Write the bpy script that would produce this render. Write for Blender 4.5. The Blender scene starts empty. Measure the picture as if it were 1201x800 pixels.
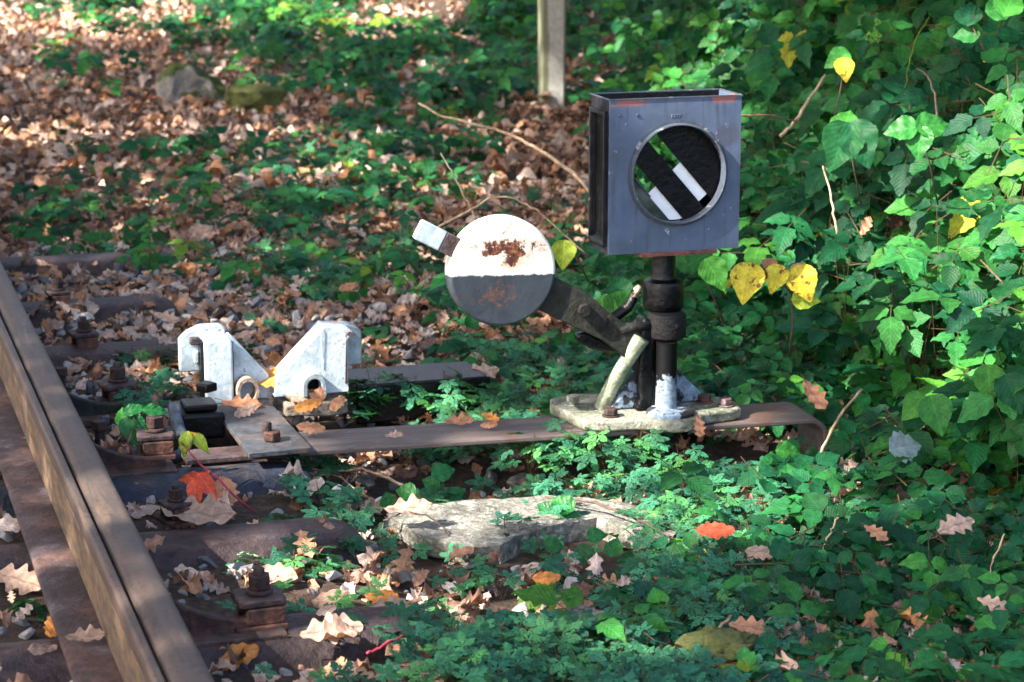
import bpy, bmesh, math, random
import numpy as np
from mathutils import Vector, Matrix
random.seed(7); rng = np.random.default_rng(11)
R = math.radians
scn = bpy.context.scene
COL = scn.collection
# ------------------------------------------------------------------ camera
CAM_H = 1.35; PITCH = R(12.66); FPX = 2670.0
cd = bpy.data.cameras.new('camera'); cam = bpy.data.objects.new('camera', cd); COL.objects.link(cam)
cam.location = (0, 0, CAM_H); cam.rotation_euler = (math.pi/2 - PITCH, 0, 0)
cd.sensor_width = 36; cd.lens = 36*FPX/1201; cd.clip_start = .05; cd.clip_end = 400
cd.dof.use_dof = True; cd.dof.focus_distance = 4.75; cd.dof.aperture_fstop = 7.5
scn.camera = cam
# ------------------------------------------------------------------ light
SUN = Vector((-.66, -.36, .66)).normalized()          # direction towards the sun
sd = bpy.data.lights.new('sun', 'SUN'); sd.energy = 4.2; sd.angle = R(.5); sd.color = (1, .93, .82)
so = bpy.data.objects.new('sun', sd); COL.objects.link(so)
so.rotation_euler = SUN.to_track_quat('Z', 'Y').to_euler(); so.location = (-6, -4, 12)
w = bpy.data.worlds.new('World'); scn.world = w; w.use_nodes = True
nt = w.node_tree; sky = nt.nodes.new('ShaderNodeTexSky'); sky.sky_type = 'NISHITA'; sky.sun_disc = False
sky.sun_elevation = math.asin(SUN.z); sky.sun_rotation = math.atan2(SUN.x, SUN.y); sky.dust_density = 4.0; sky.ozone_density = .3; sky.air_density = .8
bg = nt.nodes['Background']; bg.inputs[1].default_value = .15; nt.links.new(sky.outputs[0], bg.inputs[0])
vs = scn.view_settings; vs.view_transform = 'Standard'; vs.look = 'None'; vs.exposure = 2.3; vs.gamma = 1; vs.use_curve_mapping = False
scn.cycles.max_bounces = 5; scn.cycles.transparent_max_bounces = 4
scn.cycles.diffuse_bounces = 3; scn.cycles.glossy_bounces = 2; scn.cycles.transmission_bounces = 3
# ------------------------------------------------------------------ frames and pixel rays
YAW = R(17.4); NX = Vector((math.cos(YAW), math.sin(YAW), 0)); TY = Vector((-math.sin(YAW), math.cos(YAW), 0))
ORG = Vector((.3536, 5.2102, 0))
def L2W(x, y, z=0.): return ORG + NX*x + TY*y + Vector((0, 0, z))
def W2L(P): d = Vector(P) - ORG; return Vector((d.dot(NX), d.dot(TY), d.z))
cp, sp = math.cos(PITCH), math.sin(PITCH)
def at(u, v, z):                                       # point on the level plane z seen at u, v
    a = (u-600.5)/FPX; b = (v-400)/FPX; t = (z-CAM_H)/(-sp-b*cp)
    return Vector((a*t, (cp-b*sp)*t, z))
def at_depth(u, v, t):
    a = (u-600.5)/FPX; b = (v-400)/FPX
    return Vector((a*t, (cp-b*sp)*t, CAM_H+(-sp-b*cp)*t))
def pix(x, y, z):
    zc = y*cp-(z-CAM_H)*sp; yc = -(y*sp+(z-CAM_H)*cp)
    return 600.5+FPX*x/zc, 400+FPX*yc/zc, zc
# ------------------------------------------------------------------ materials
MATS = {}
def newmat(name):
    m = bpy.data.materials.new(name); m.use_nodes = True; n = m.node_tree.nodes; l = m.node_tree.links
    MATS[name] = m; return m, n, l, n['Principled BSDF']
def node(n, t, **k):
    o = n.new(t)
    for a, b in k.items():
        if a.startswith('i_'): o.inputs[int(a[2:]) if a[2:].isdigit() else a[2:]].default_value = b
        else: setattr(o, a, b)
    return o
def ramp(n, stops, interp='LINEAR'):
    r = n.new('ShaderNodeValToRGB'); e = r.color_ramp.elements; r.color_ramp.interpolation = interp
    while len(e) < len(stops): e.new(.5)
    for q, (p_, c) in zip(e, stops): q.position = p_; q.color = (*c, 1) if len(c) == 3 else c
    return r
def mixc(n, l, fac, a, b):
    m = n.new('ShaderNodeMix'); m.data_type = 'RGBA'
    for s, vv in ((0, fac), (6, a), (7, b)):
        if hasattr(vv, 'is_output'): l.new(vv, m.inputs[s])
        else: m.inputs[s].default_value = vv if s == 0 else (*vv, 1)
    return m.outputs[2]
def noise_(n, l, scale, detail=4, rough=.6, coord='Object', vec=None, dist=0.):
    if vec is None:
        tc = n.new('ShaderNodeTexCoord'); vec = tc.outputs[coord]
    t = node(n, 'ShaderNodeTexNoise'); t.inputs['Scale'].default_value = scale; t.inputs['Detail'].default_value = detail
    t.inputs['Roughness'].default_value = rough; t.inputs['Distortion'].default_value = dist
    l.new(vec, t.inputs['Vector']); return t.outputs['Fac']
def mathn(n, l, op, a, b=None, c=None, clamp=False):
    m = n.new('ShaderNodeMath'); m.operation = op; m.use_clamp = clamp
    for i, vv in enumerate((a, b, c)):
        if vv is None: continue
        if hasattr(vv, 'is_output'): l.new(vv, m.inputs[i])
        else: m.inputs[i].default_value = vv
    return m.outputs[0]
def step(n, l, val, lo, hi):
    m = n.new('ShaderNodeMapRange'); m.inputs[1].default_value = lo; m.inputs[2].default_value = hi
    m.interpolation_type = 'SMOOTHSTEP'; l.new(val, m.inputs[0]); return m.outputs[0]
def bump(n, l, h, bsdf, dist=.004, strength=.6, normal=None):
    b = n.new('ShaderNodeBump'); b.inputs['Distance'].default_value = dist; b.inputs['Strength'].default_value = strength
    l.new(h, b.inputs['Height'])
    if normal: l.new(normal, b.inputs['Normal'])
    if bsdf: l.new(b.outputs[0], bsdf.inputs['Normal'])
    return b.outputs[0]
def surf(name, base, second, spots=None, s1=9, s2=40, cut=(.45, .6), cut2=(.62, .68), rough=(.45, .8), metal=0., bd=.002, bs=.6, coord='Object', dust=None, k=1.):
    """two-tone weathered surface: base/second by broad noise, spots by fine noise"""
    m, n, l, b = newmat(name)
    f1 = noise_(n, l, s1, 6, .65, coord); f2 = noise_(n, l, s2, 5, .7, coord, dist=.3); f3 = noise_(n, l, s1*2.3, 5, .7, coord)
    c = mixc(n, l, step(n, l, f1, *cut), base, second)
    if dust: c = mixc(n, l, step(n, l, f3, .5, .75), c, dust)
    if spots:
        mix2 = mathn(n, l, 'MULTIPLY_ADD', f2, .5, mathn(n, l, 'MULTIPLY', f3, .5))
        c = mixc(n, l, step(n, l, mix2, *cut2), c, spots)
    v = mathn(n, l, 'MULTIPLY_ADD', step(n, l, f2, .3, .7), .8*k, mathn(n, l, 'MULTIPLY_ADD', step(n, l, f3, .3, .7), .5*k, 1-.6*k))
    hs = n.new('ShaderNodeHueSaturation'); l.new(v, hs.inputs['Value']); l.new(c, hs.inputs['Color'])
    l.new(hs.outputs[0], b.inputs['Base Color'])
    mr = n.new('ShaderNodeMapRange'); mr.inputs[3].default_value = rough[0]; mr.inputs[4].default_value = rough[1]
    l.new(f2, mr.inputs[0]); l.new(mr.outputs[0], b.inputs['Roughness']); b.inputs['Metallic'].default_value = metal; b.inputs['Specular IOR Level'].default_value = .28
    bump(n, l, mathn(n, l, 'MULTIPLY_ADD', f2, 1.3, f1), b, bd*1.6, min(1, bs*1.5))
    return m
surf('rust', (.045, .027, .025), (.10, .044, .032), (.17, .10, .075), 7, 60, rough=(.5, .9), bd=.003)
surf('rust_dark', (.035, .026, .026), (.075, .045, .036), (.13, .09, .075), 6, 50, rough=(.45, .85), bd=.003)
surf('rust_purple', (.05, .034, .036), (.09, .05, .043), (.2, .13, .10), 5, 45, rough=(.5, .85), bd=.003, dust=(.08, .066, .075))
surf('sleeper_steel', (.045, .030, .032), (.09, .052, .046), (.17, .10, .08), 5, 55, rough=(.42, .8), bd=.004, dust=(.07, .055, .062))
surf('sleeper_black', (.018, .024, .042), (.05, .04, .04), (.2, .1, .06), 6, 40, cut2=(.6, .66), rough=(.4, .8), bd=.004)
surf('cast_black', (.002, .002, .0025), (.005, .005, .0055), (.09, .08, .07), 12, 90, cut2=(.68, .72), rough=(.14, .34), bd=.0012)
surf('cast_matt', (.005, .005, .006), (.010, .008, .008), (.07, .05, .045), 10, 70, rough=(.45, .8), bd=.003)
surf('arm_grey', (.014, .015, .012), (.024, .024, .018), (.13, .10, .08), 9, 60, cut2=(.64, .7), rough=(.5, .85), bd=.003)
surf('lichen_white', (.25, .25, .20), (.14, .15, .10), (.34, .34, .31), 14, 70, cut2=(.54, .62), rough=(.7, .95), bd=.005, dust=(.15, .16, .10))
surf('blue_flaked', (.17, .23, .30), (.02, .02, .022), (.34, .37, .36), 22, 60, cut=(.5, .56), cut2=(.6, .65), rough=(.5, .9), bd=.003)
surf('green_white', (.27, .30, .22), (.15, .18, .12), (.06, .06, .05), 10, 60, cut2=(.68, .72), rough=(.6, .9), bd=.002)
surf('white_paint', (.52, .60, .65), (.42, .50, .54), (.20, .11, .06), 7, 50, cut2=(.585, .65), rough=(.45, .8), bd=.001, k=.35)
surf('white_paint_worn', (.42, .50, .55), (.30, .36, .38), (.11, .07, .055), 9, 55, cut2=(.57, .64), rough=(.5, .85), bd=.0015, k=.5)
surf('pipe_rust', (.34, .26, .2), (.2, .1, .06), (.5, .44, .38), 18, 70, rough=(.6, .9), bd=.002)
surf('cement', (.27, .22, .18), (.17, .14, .12), (.36, .32, .28), 12, 70, rough=(.8, 1), bd=.006)
surf('plate_steel', (.05, .052, .06), (.075, .06, .055), (.17, .11, .08), 8, 60, cut2=(.6, .67), rough=(.35, .7), bd=.002)
surf('pale_stone', (.25, .24, .205), (.17, .165, .145), (.33, .32, .27), 6, 60, cut2=(.5, .62), rough=(.75, 1), bd=.012)
surf('gray_stone', (.16, .17, .19), (.24, .23, .23), (.1, .1, .1), 5, 30, rough=(.7, 1), bd=.006)
surf('twig_pale', (.42, .30, .19), (.3, .2, .12), (.5, .42, .32), 12, 60, rough=(.6, .9), bd=.001)
surf('twig_dark', (.12, .07, .05), (.07, .05, .04), (.2, .15, .1), 12, 60, rough=(.6, .9), bd=.001)
surf('stem_red', (.32, .03, .06), (.22, .03, .05), None, 12, 60, rough=(.4, .6), bd=.001)
surf('bark', (.09, .075, .06), (.05, .045, .035), (.15, .14, .11), 6, 30, rough=(.8, 1), bd=.02)
surf('rot_wood', (.30, .07, .03), (.13, .04, .03), (.4, .14, .06), 14, 60, rough=(.8, 1), bd=.008)

def rail_mat():
    m, n, l, b = newmat('rail_top')
    tc = n.new('ShaderNodeTexCoord'); mp = n.new('ShaderNodeMapping'); mp.inputs['Scale'].default_value = (18, 1.6, 18)
    l.new(tc.outputs['Object'], mp.inputs[0])
    f = noise_(n, l, 1.6, 5, .7, vec=mp.outputs[0]); g = noise_(n, l, 26, 5, .7)
    c = ramp(n, [(.3, (.055, .04, .035)), (.45, (.12, .078, .06)), (.58, (.08, .062, .054)), (.7, (.18, .115, .08))]); l.new(f, c.inputs[0])
    c2 = mixc(n, l, step(n, l, g, .58, .72), c.outputs[0], (.12, .085, .07))
    l.new(c2, b.inputs['Base Color']); b.inputs['Roughness'].default_value = .5; b.inputs['Metallic'].default_value = .25
    g2 = noise_(n, l, 70, 5, .8); c3_ = mixc(n, l, step(n, l, g2, .57, .66), c2, (.035, .025, .022)); l.new(c3_, b.inputs['Base Color']); bump(n, l, mathn(n, l, 'ADD', g, g2), b, .003, .8)
    m, n, l, b = newmat('rail_side')
    mp = n.new('ShaderNodeMapping'); mp.inputs['Scale'].default_value = (1, 3, 9); tc = n.new('ShaderNodeTexCoord'); l.new(tc.outputs['Object'], mp.inputs[0])
    f = noise_(n, l, 4, 6, .7, vec=mp.outputs[0]); g = noise_(n, l, 60, 4, .7)
    c = ramp(n, [(.3, (.035, .027, .024)), (.46, (.085, .056, .04)), (.6, (.19, .115, .055)), (.72, (.07, .052, .042))]); l.new(f, c.inputs[0])
    l.new(c.outputs[0], b.inputs['Base Color']); b.inputs['Roughness'].default_value = .7; bump(n, l, g, b, .002, .6)
rail_mat()
def timber():
    m, n, l, b = newmat('bearer_steel')
    mp = n.new('ShaderNodeMapping'); mp.inputs['Scale'].default_value = (1.4, 12, 12); tc = n.new('ShaderNodeTexCoord'); l.new(tc.outputs['Object'], mp.inputs[0])
    f = noise_(n, l, 3.5, 6, .7, vec=mp.outputs[0], dist=.6); g = noise_(n, l, 45, 5, .75); h = noise_(n, l, 6, 4, .6)
    c = ramp(n, [(.28, (.035, .026, .026)), (.45, (.085, .066, .062)), (.6, (.14, .105, .09)), (.75, (.07, .055, .052))]); l.new(f, c.inputs[0])
    c2 = mixc(n, l, step(n, l, h, .52, .62), c.outputs[0], (.105, .06, .045)); c3 = mixc(n, l, step(n, l, g, .62, .7), c2, (.30, .24, .2))
    c3 = mixc(n, l, mathn(n, l, 'MULTIPLY', step(n, l, g, .3, .4), 1.), (.06, .04, .035), c3)
    l.new(c3, b.inputs['Base Color']); b.inputs['Roughness'].default_value = .6; bump(n, l, mathn(n, l, 'ADD', f, g), b, .002, .6)
timber()
def lantern_mat():
    m, n, l, b = newmat('lantern_paint')
    f = noise_(n, l, 5, 5, .6); g = noise_(n, l, 45, 6, .75); h = noise_(n, l, 17, 4, .7)
    c = ramp(n, [(.32, (.055, .078, .13)), (.5, (.088, .12, .19)), (.66, (.06, .082, .12))]); l.new(f, c.inputs[0])
    k = mathn(n, l, 'MULTIPLY_ADD', g, .6, mathn(n, l, 'MULTIPLY', h, .4))
    sk = n.new('ShaderNodeMapping'); sk.inputs['Scale'].default_value = (26, 1, 2.2); tcs = n.new('ShaderNodeTexCoord'); l.new(tcs.outputs['Object'], sk.inputs[0]); fs_ = noise_(n, l, 2.2, 4, .6, vec=sk.outputs[0])
    c0 = mixc(n, l, mathn(n, l, 'MULTIPLY', step(n, l, fs_, .52, .72), .6), c.outputs[0], (.045, .05, .06)); c1 = mixc(n, l, step(n, l, k, .60, .63), c0, (.36, .42, .47))
    tc = n.new('ShaderNodeTexCoord'); s = n.new('ShaderNodeSeparateXYZ'); l.new(tc.outputs['Object'], s.inputs[0])
    # flaked red primer along the top edge
    top = step(n, l, s.outputs[2], .736, .754)
    tm = mathn(n, l, 'MULTIPLY', top, step(n, l, noise_(n, l, 13, 2, .5), .52, .56))
    c2 = mixc(n, l, tm, c1, (.30, .10, .08))
    # one round stain right of the ring
    d = n.new('ShaderNodeVectorMath'); d.operation = 'DISTANCE'; l.new(tc.outputs['Object'], d.inputs[0]); d.inputs[1].default_value = (.118, -.065, .668)
    st = step(n, l, mathn(n, l, 'ADD', d.outputs['Value'], mathn(n, l, 'MULTIPLY_ADD', h, .07, -.035)), .036, .024)
    c3 = mixc(n, l, mathn(n, l, 'MULTIPLY', st, .6), c2, (.06, .06, .08))
    l.new(c3, b.inputs['Base Color']); b.inputs['Roughness'].default_value = .42
    bump(n, l, mathn(n, l, 'ADD', g, mathn(n, l, 'MULTIPLY', f, 2.)), b, .0012, .5)
lantern_mat()
surf('lantern_edge', (.06, .075, .10), (.26, .28, .30), (.22, .10, .06), 30, 90, cut=(.6, .66), cut2=(.60, .64), rough=(.4, .7), bd=.0003, k=.4)
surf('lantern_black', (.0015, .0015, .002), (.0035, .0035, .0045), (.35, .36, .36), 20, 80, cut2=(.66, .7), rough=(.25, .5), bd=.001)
surf('lantern_side', (.008, .009, .012), (.016, .017, .022), (.3, .06, .04), 14, 40, cut2=(.6, .66), rough=(.3, .6), bd=.001)
surf('rust_red', (.22, .07, .05), (.12, .05, .045), (.3, .14, .1), 14, 60, rough=(.6, .9), bd=.002)
m, n, l, b = newmat('milk_glass'); b.inputs['Base Color'].default_value = (.72, .76, .8, 1); b.inputs['Roughness'].default_value = .25
f = noise_(n, l, 30, 4); c = ramp(n, [(.35, (.78, .82, .86)), (.7, (.9, .92, .93))]); l.new(f, c.inputs[0]); l.new(c.outputs[0], b.inputs['Base Color'])
m, n, l, b = newmat('reflect_glass'); f = noise_(n, l, 25, 4); c = ramp(n, [(.4, (.035, .05, .04)), (.7, (.12, .14, .12))]); l.new(f, c.inputs[0]); l.new(c.outputs[0], b.inputs['Base Color']); b.inputs['Roughness'].default_value = .15  # mottled grey green stands for dim foliage reflected in the glass
def disc_mat():
    m, n, l, b = newmat('disc_paint')
    tc = n.new('ShaderNodeTexCoord'); s = n.new('ShaderNodeSeparateXYZ'); l.new(tc.outputs['Object'], s.inputs[0])
    g = noise_(n, l, 70, 5, .75); h = noise_(n, l, 22, 5, .7); f = noise_(n, l, 9, 5, .6)
    zz = mathn(n, l, 'ADD', mathn(n, l, 'MULTIPLY_ADD', s.outputs[0], .03, s.outputs[2]), mathn(n, l, 'MULTIPLY_ADD', g, .02, -.01))
    split = step(n, l, zz, .3585, .3615)
    gr = ramp(n, [(.35, (.02, .028, .04)), (.55, (.042, .052, .066)), (.7, (.026, .032, .042))]); l.new(f, gr.inputs[0])
    def blob(cx, cz, rx, rz, k):
        dx = mathn(n, l, 'DIVIDE', mathn(n, l, 'SUBTRACT', s.outputs[0], cx), rx); dz = mathn(n, l, 'DIVIDE', mathn(n, l, 'SUBTRACT', s.outputs[2], cz), rz)
        r2 = mathn(n, l, 'SQRT', mathn(n, l, 'ADD', mathn(n, l, 'MULTIPLY', dx, dx), mathn(n, l, 'MULTIPLY', dz, dz)))
        return mathn(n, l, 'ADD', r2, mathn(n, l, 'MULTIPLY_ADD', h, k, -k/2))
    low = blob(-.432, .325, .095, .035, 4.2)
    grc = mixc(n, l, mathn(n, l, 'MULTIPLY', step(n, l, low, .95, .35), step(n, l, g, .48, .62)), gr.outputs[0], (.12, .055, .035)); grc = mixc(n, l, step(n, l, g, .66, .7), grc, (.25, .24, .22))
    wt = ramp(n, [(.3, (.56, .56, .52)), (.7, (.68, .68, .64))]); l.new(f, wt.inputs[0])
    bl = blob(-.396, .432, .058, .033, 4.6)
    halo = step(n, l, bl, 1.35, .7); core = step(n, l, bl, .95, .75)
    rust = ramp(n, [(.38, (.045, .014, .014)), (.52, (.12, .035, .02)), (.66, (.40, .17, .06))]); l.new(g, rust.inputs[0])
    drip = blob(-.385, .402, .035, .022, 2.)
    wc = mixc(n, l, mathn(n, l, 'MULTIPLY', step(n, l, drip, 1.1, .3), .5), wt.outputs[0], (.62, .42, .2))
    wc = mixc(n, l, mathn(n, l, 'MULTIPLY', halo, .6), wc, (.60, .36, .18))
    wc = mixc(n, l, core, wc, rust.outputs[0])
    l.new(mixc(n, l, split, grc, wc), b.inputs['Base Color']); b.inputs['Roughness'].default_value = .5
    bump(n, l, mathn(n, l, 'MULTIPLY_ADD', core, -.6, mathn(n, l, 'ADD', g, h)), b, .002, .5)
disc_mat()
def concrete_mat():
    m, n, l, b = newmat('post_concrete')
    tc = n.new('ShaderNodeTexCoord'); s = n.new('ShaderNodeSeparateXYZ'); l.new(tc.outputs['Object'], s.inputs[0])
    g = noise_(n, l, 40, 5, .7); f = noise_(n, l, 4, 4, .6)
    c = ramp(n, [(.3, (.32, .31, .28)), (.7, (.50, .49, .46))]); l.new(g, c.inputs[0])
    gm = step(n, l, mathn(n, l, 'ADD', s.outputs[0], mathn(n, l, 'MULTIPLY_ADD', f, .04, -.02)), -.022, -.036)
    l.new(mixc(n, l, mathn(n, l, 'MULTIPLY', gm, .8), c.outputs[0], (.13, .14, .06)), b.inputs['Base Color']); b.inputs['Roughness'].default_value = .9; bump(n, l, g, b, .004, .7)
concrete_mat()
def mossrock():
    m, n, l, b = newmat('mossy_rock')
    geo = n.new('ShaderNodeNewGeometry'); s = n.new('ShaderNodeSeparateXYZ'); l.new(geo.outputs['Normal'], s.inputs[0])
    f = noise_(n, l, 7, 5, .7); g = noise_(n, l, 50, 5, .7)
    c = ramp(n, [(.35, (.17, .16, .145)), (.7, (.34, .30, .27))]); l.new(g, c.inputs[0])
    k = step(n, l, mathn(n, l, 'ADD', mathn(n, l, 'MULTIPLY', s.outputs[2], .5), f), .62, .74)
    mo = ramp(n, [(.35, (.035, .06, .008)), (.7, (.10, .13, .02))]); l.new(g, mo.inputs[0])
    l.new(mixc(n, l, k, c.outputs[0], mo.outputs[0]), b.inputs['Base Color']); b.inputs['Roughness'].default_value = .95; bump(n, l, g, b, .02, .8)
mossrock()
def moss():
    m, n, l, b = newmat('moss'); g = noise_(n, l, 90, 5, .8); f = noise_(n, l, 12, 3)
    mo = ramp(n, [(.3, (.05, .05, .015)), (.5, (.11, .13, .03)), (.7, (.2, .18, .07))]); l.new(g, mo.inputs[0]); l.new(mo.outputs[0], b.inputs['Base Color']); b.inputs['Roughness'].default_value = 1; bump(n, l, g, b, .015, 1)
moss()
def soil():
    m, n, l, b = newmat('soil'); f = noise_(n, l, 3, 6, .7); g = noise_(n, l, 38, 6, .8)
    c = ramp(n, [(.3, (.02, .015, .011)), (.5, (.06, .038, .026)), (.62, (.12, .07, .045)), (.75, (.17, .11, .075))]); l.new(g, c.inputs[0]); l.new(c.outputs[0], b.inputs['Base Color'])
    b.inputs['Roughness'].default_value = 1; bump(n, l, mathn(n, l, 'ADD', f, g), b, .03, .8)
soil()
# foliage: tint.r picks the colour, tint.g darkens/varies, tint.b = 1 marks stems
def leafmat(name, stops, stem=(.09, .06, .03), veins=7, rough=.5, trans=.3, tcol=(1.3, 1.5, .5), vb=.0012, spot=None, spec=.5, vein_c=1.35):
    m, n, l, b = newmat(name); out = n['Material Output']
    at_ = n.new('ShaderNodeAttribute'); at_.attribute_name = 'tint'; s = n.new('ShaderNodeSeparateColor'); l.new(at_.outputs['Color'], s.inputs[0])
    r = ramp(n, stops); l.new(s.outputs[0], r.inputs[0])
    uv = n.new('ShaderNodeTexCoord'); u = n.new('ShaderNodeSeparateXYZ'); l.new(uv.outputs['UV'], u.inputs[0])
    ax = mathn(n, l, 'ABSOLUTE', mathn(n, l, 'SUBTRACT', u.outputs[0], .5))
    q = mathn(n, l, 'MULTIPLY', mathn(n, l, 'SUBTRACT', u.outputs[1], mathn(n, l, 'MULTIPLY', ax, .7)), float(veins))
    fr = mathn(n, l, 'PINGPONG', q, .5)                       # 0 at a vein, .5 between
    vein = step(n, l, fr, .12, .02); mid = step(n, l, ax, .045, .012)
    vm = mathn(n, l, 'MAXIMUM', mathn(n, l, 'MULTIPLY', vein, .45), mid)
    g = noise_(n, l, 55, 4, .7)
    val = mathn(n, l, 'MULTIPLY', mathn(n, l, 'MULTIPLY_ADD', s.outputs[1], .85, .55), mathn(n, l, 'MULTIPLY_ADD', step(n, l, g, .3, .7), .55, .7))
    val = mathn(n, l, 'MULTIPLY', val, mathn(n, l, 'MULTIPLY_ADD', vm, vein_c-1, 1.))
    hs = n.new('ShaderNodeHueSaturation'); l.new(val, hs.inputs['Value']); l.new(r.outputs[0], hs.inputs['Color'])
    c = hs.outputs[0]
    if spot: c = mixc(n, l, step(n, l, noise_(n, l, 38, 4, .7), .56, .64), c, spot)
    c = mixc(n, l, s.outputs[2], c, stem)
    l.new(c, b.inputs['Base Color']); b.inputs['Roughness'].default_value = rough; b.inputs['Specular IOR Level'].default_value = spec*.4
    nr = bump(n, l, mathn(n, l, 'ADD', fr, mathn(n, l, 'MULTIPLY', g, .3)), b, vb, .8)
    tr = n.new('ShaderNodeBsdfTranslucent'); mm = n.new('ShaderNodeMix'); mm.data_type = 'RGBA'; mm.blend_type = 'MULTIPLY'; mm.inputs[0].default_value = 1
    l.new(c, mm.inputs[6]); mm.inputs[7].default_value = (*tcol, 1); l.new(mm.outputs[2], tr.inputs[0]); l.new(nr, tr.inputs[1])
    ms = n.new('ShaderNodeMixShader'); ms.inputs[0].default_value = trans
    l.new(b.outputs[0], ms.inputs[1]); l.new(tr.outputs[0], ms.inputs[2]); l.new(ms.outputs[0], out.inputs[0])
    return m
leafmat('bramble_leaf', [(0, (.006, .050, .024)), (.35, (.011, .092, .032)), (.7, (.034, .165, .030)), (.93, (.085, .26, .03)), (1, (.24, .26, .02))], veins=8, rough=.52, trans=.28)
leafmat('ivy_leaf', [(0, (.007, .060, .024)), (.5, (.015, .115, .027)), (1, (.055, .23, .02))], veins=5, rough=.42, trans=.22)
leafmat('herb_leaf', [(0, (.022, .115, .075)), (.5, (.045, .18, .09)), (1, (.085, .27, .06))], veins=3, rough=.5, trans=.25, vb=.0008)  # blue green stops carry the sky reflection on shaded leaves
leafmat('litter_leaf', [(0, (.06, .035, .026)), (.12, (.17, .09, .06)), (.3, (.31, .18, .125)), (.45, (.40, .27, .215)), (.57, (.42, .19, .08)), (.7, (.47, .345, .285)), (1, (.57, .46, .39))], veins=6, rough=.62, trans=.16, tcol=(1.2, .9, .5), spec=.35)
leafmat('pale_leaf', [(0, (.25, .165, .125)), (1, (.42, .30, .235))], veins=6, rough=.6, trans=.1, tcol=(1.1, .9, .6), vein_c=.65, spec=.3)
leafmat('orange_leaf', [(0, (.46, .15, .035)), (1, (.62, .28, .07))], veins=7, rough=.5, trans=.15, tcol=(1.2, .8, .4), vein_c=.7)
leafmat('brown_leaf', [(0, (.26, .11, .055)), (1, (.42, .22, .13))], veins=7, rough=.5, trans=.1, tcol=(1.2, .8, .4), vein_c=.7)
leafmat('red_leaf', [(0, (.60, .045, .03)), (.7, (.72, .13, .06)), (1, (.72, .22, .05))], veins=6, rough=.45, trans=.3, tcol=(1.3, .7, .6))
leafmat('yellow_leaf', [(0, (.66, .50, .03)), (1, (.72, .60, .06))], veins=7, rough=.5, trans=.25, tcol=(1.1, 1, .5), spot=(.16, .06, .02), vein_c=.8)
leafmat('lime_leaf', [(0, (.22, .32, .03)), (1, (.34, .42, .05))], veins=6, rough=.45, trans=.3, tcol=(1.1, 1.1, .5))
leafmat('blue_leaf', [(0, (.16, .24, .26)), (1, (.24, .32, .34))], veins=4, rough=.4, trans=.2, tcol=(1, 1, 1))
leafmat('tree_leaf', [(0, (.05, .10, .02)), (.6, (.10, .13, .02)), (1, (.25, .16, .03))], veins=6, rough=.5, trans=.2)

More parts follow.
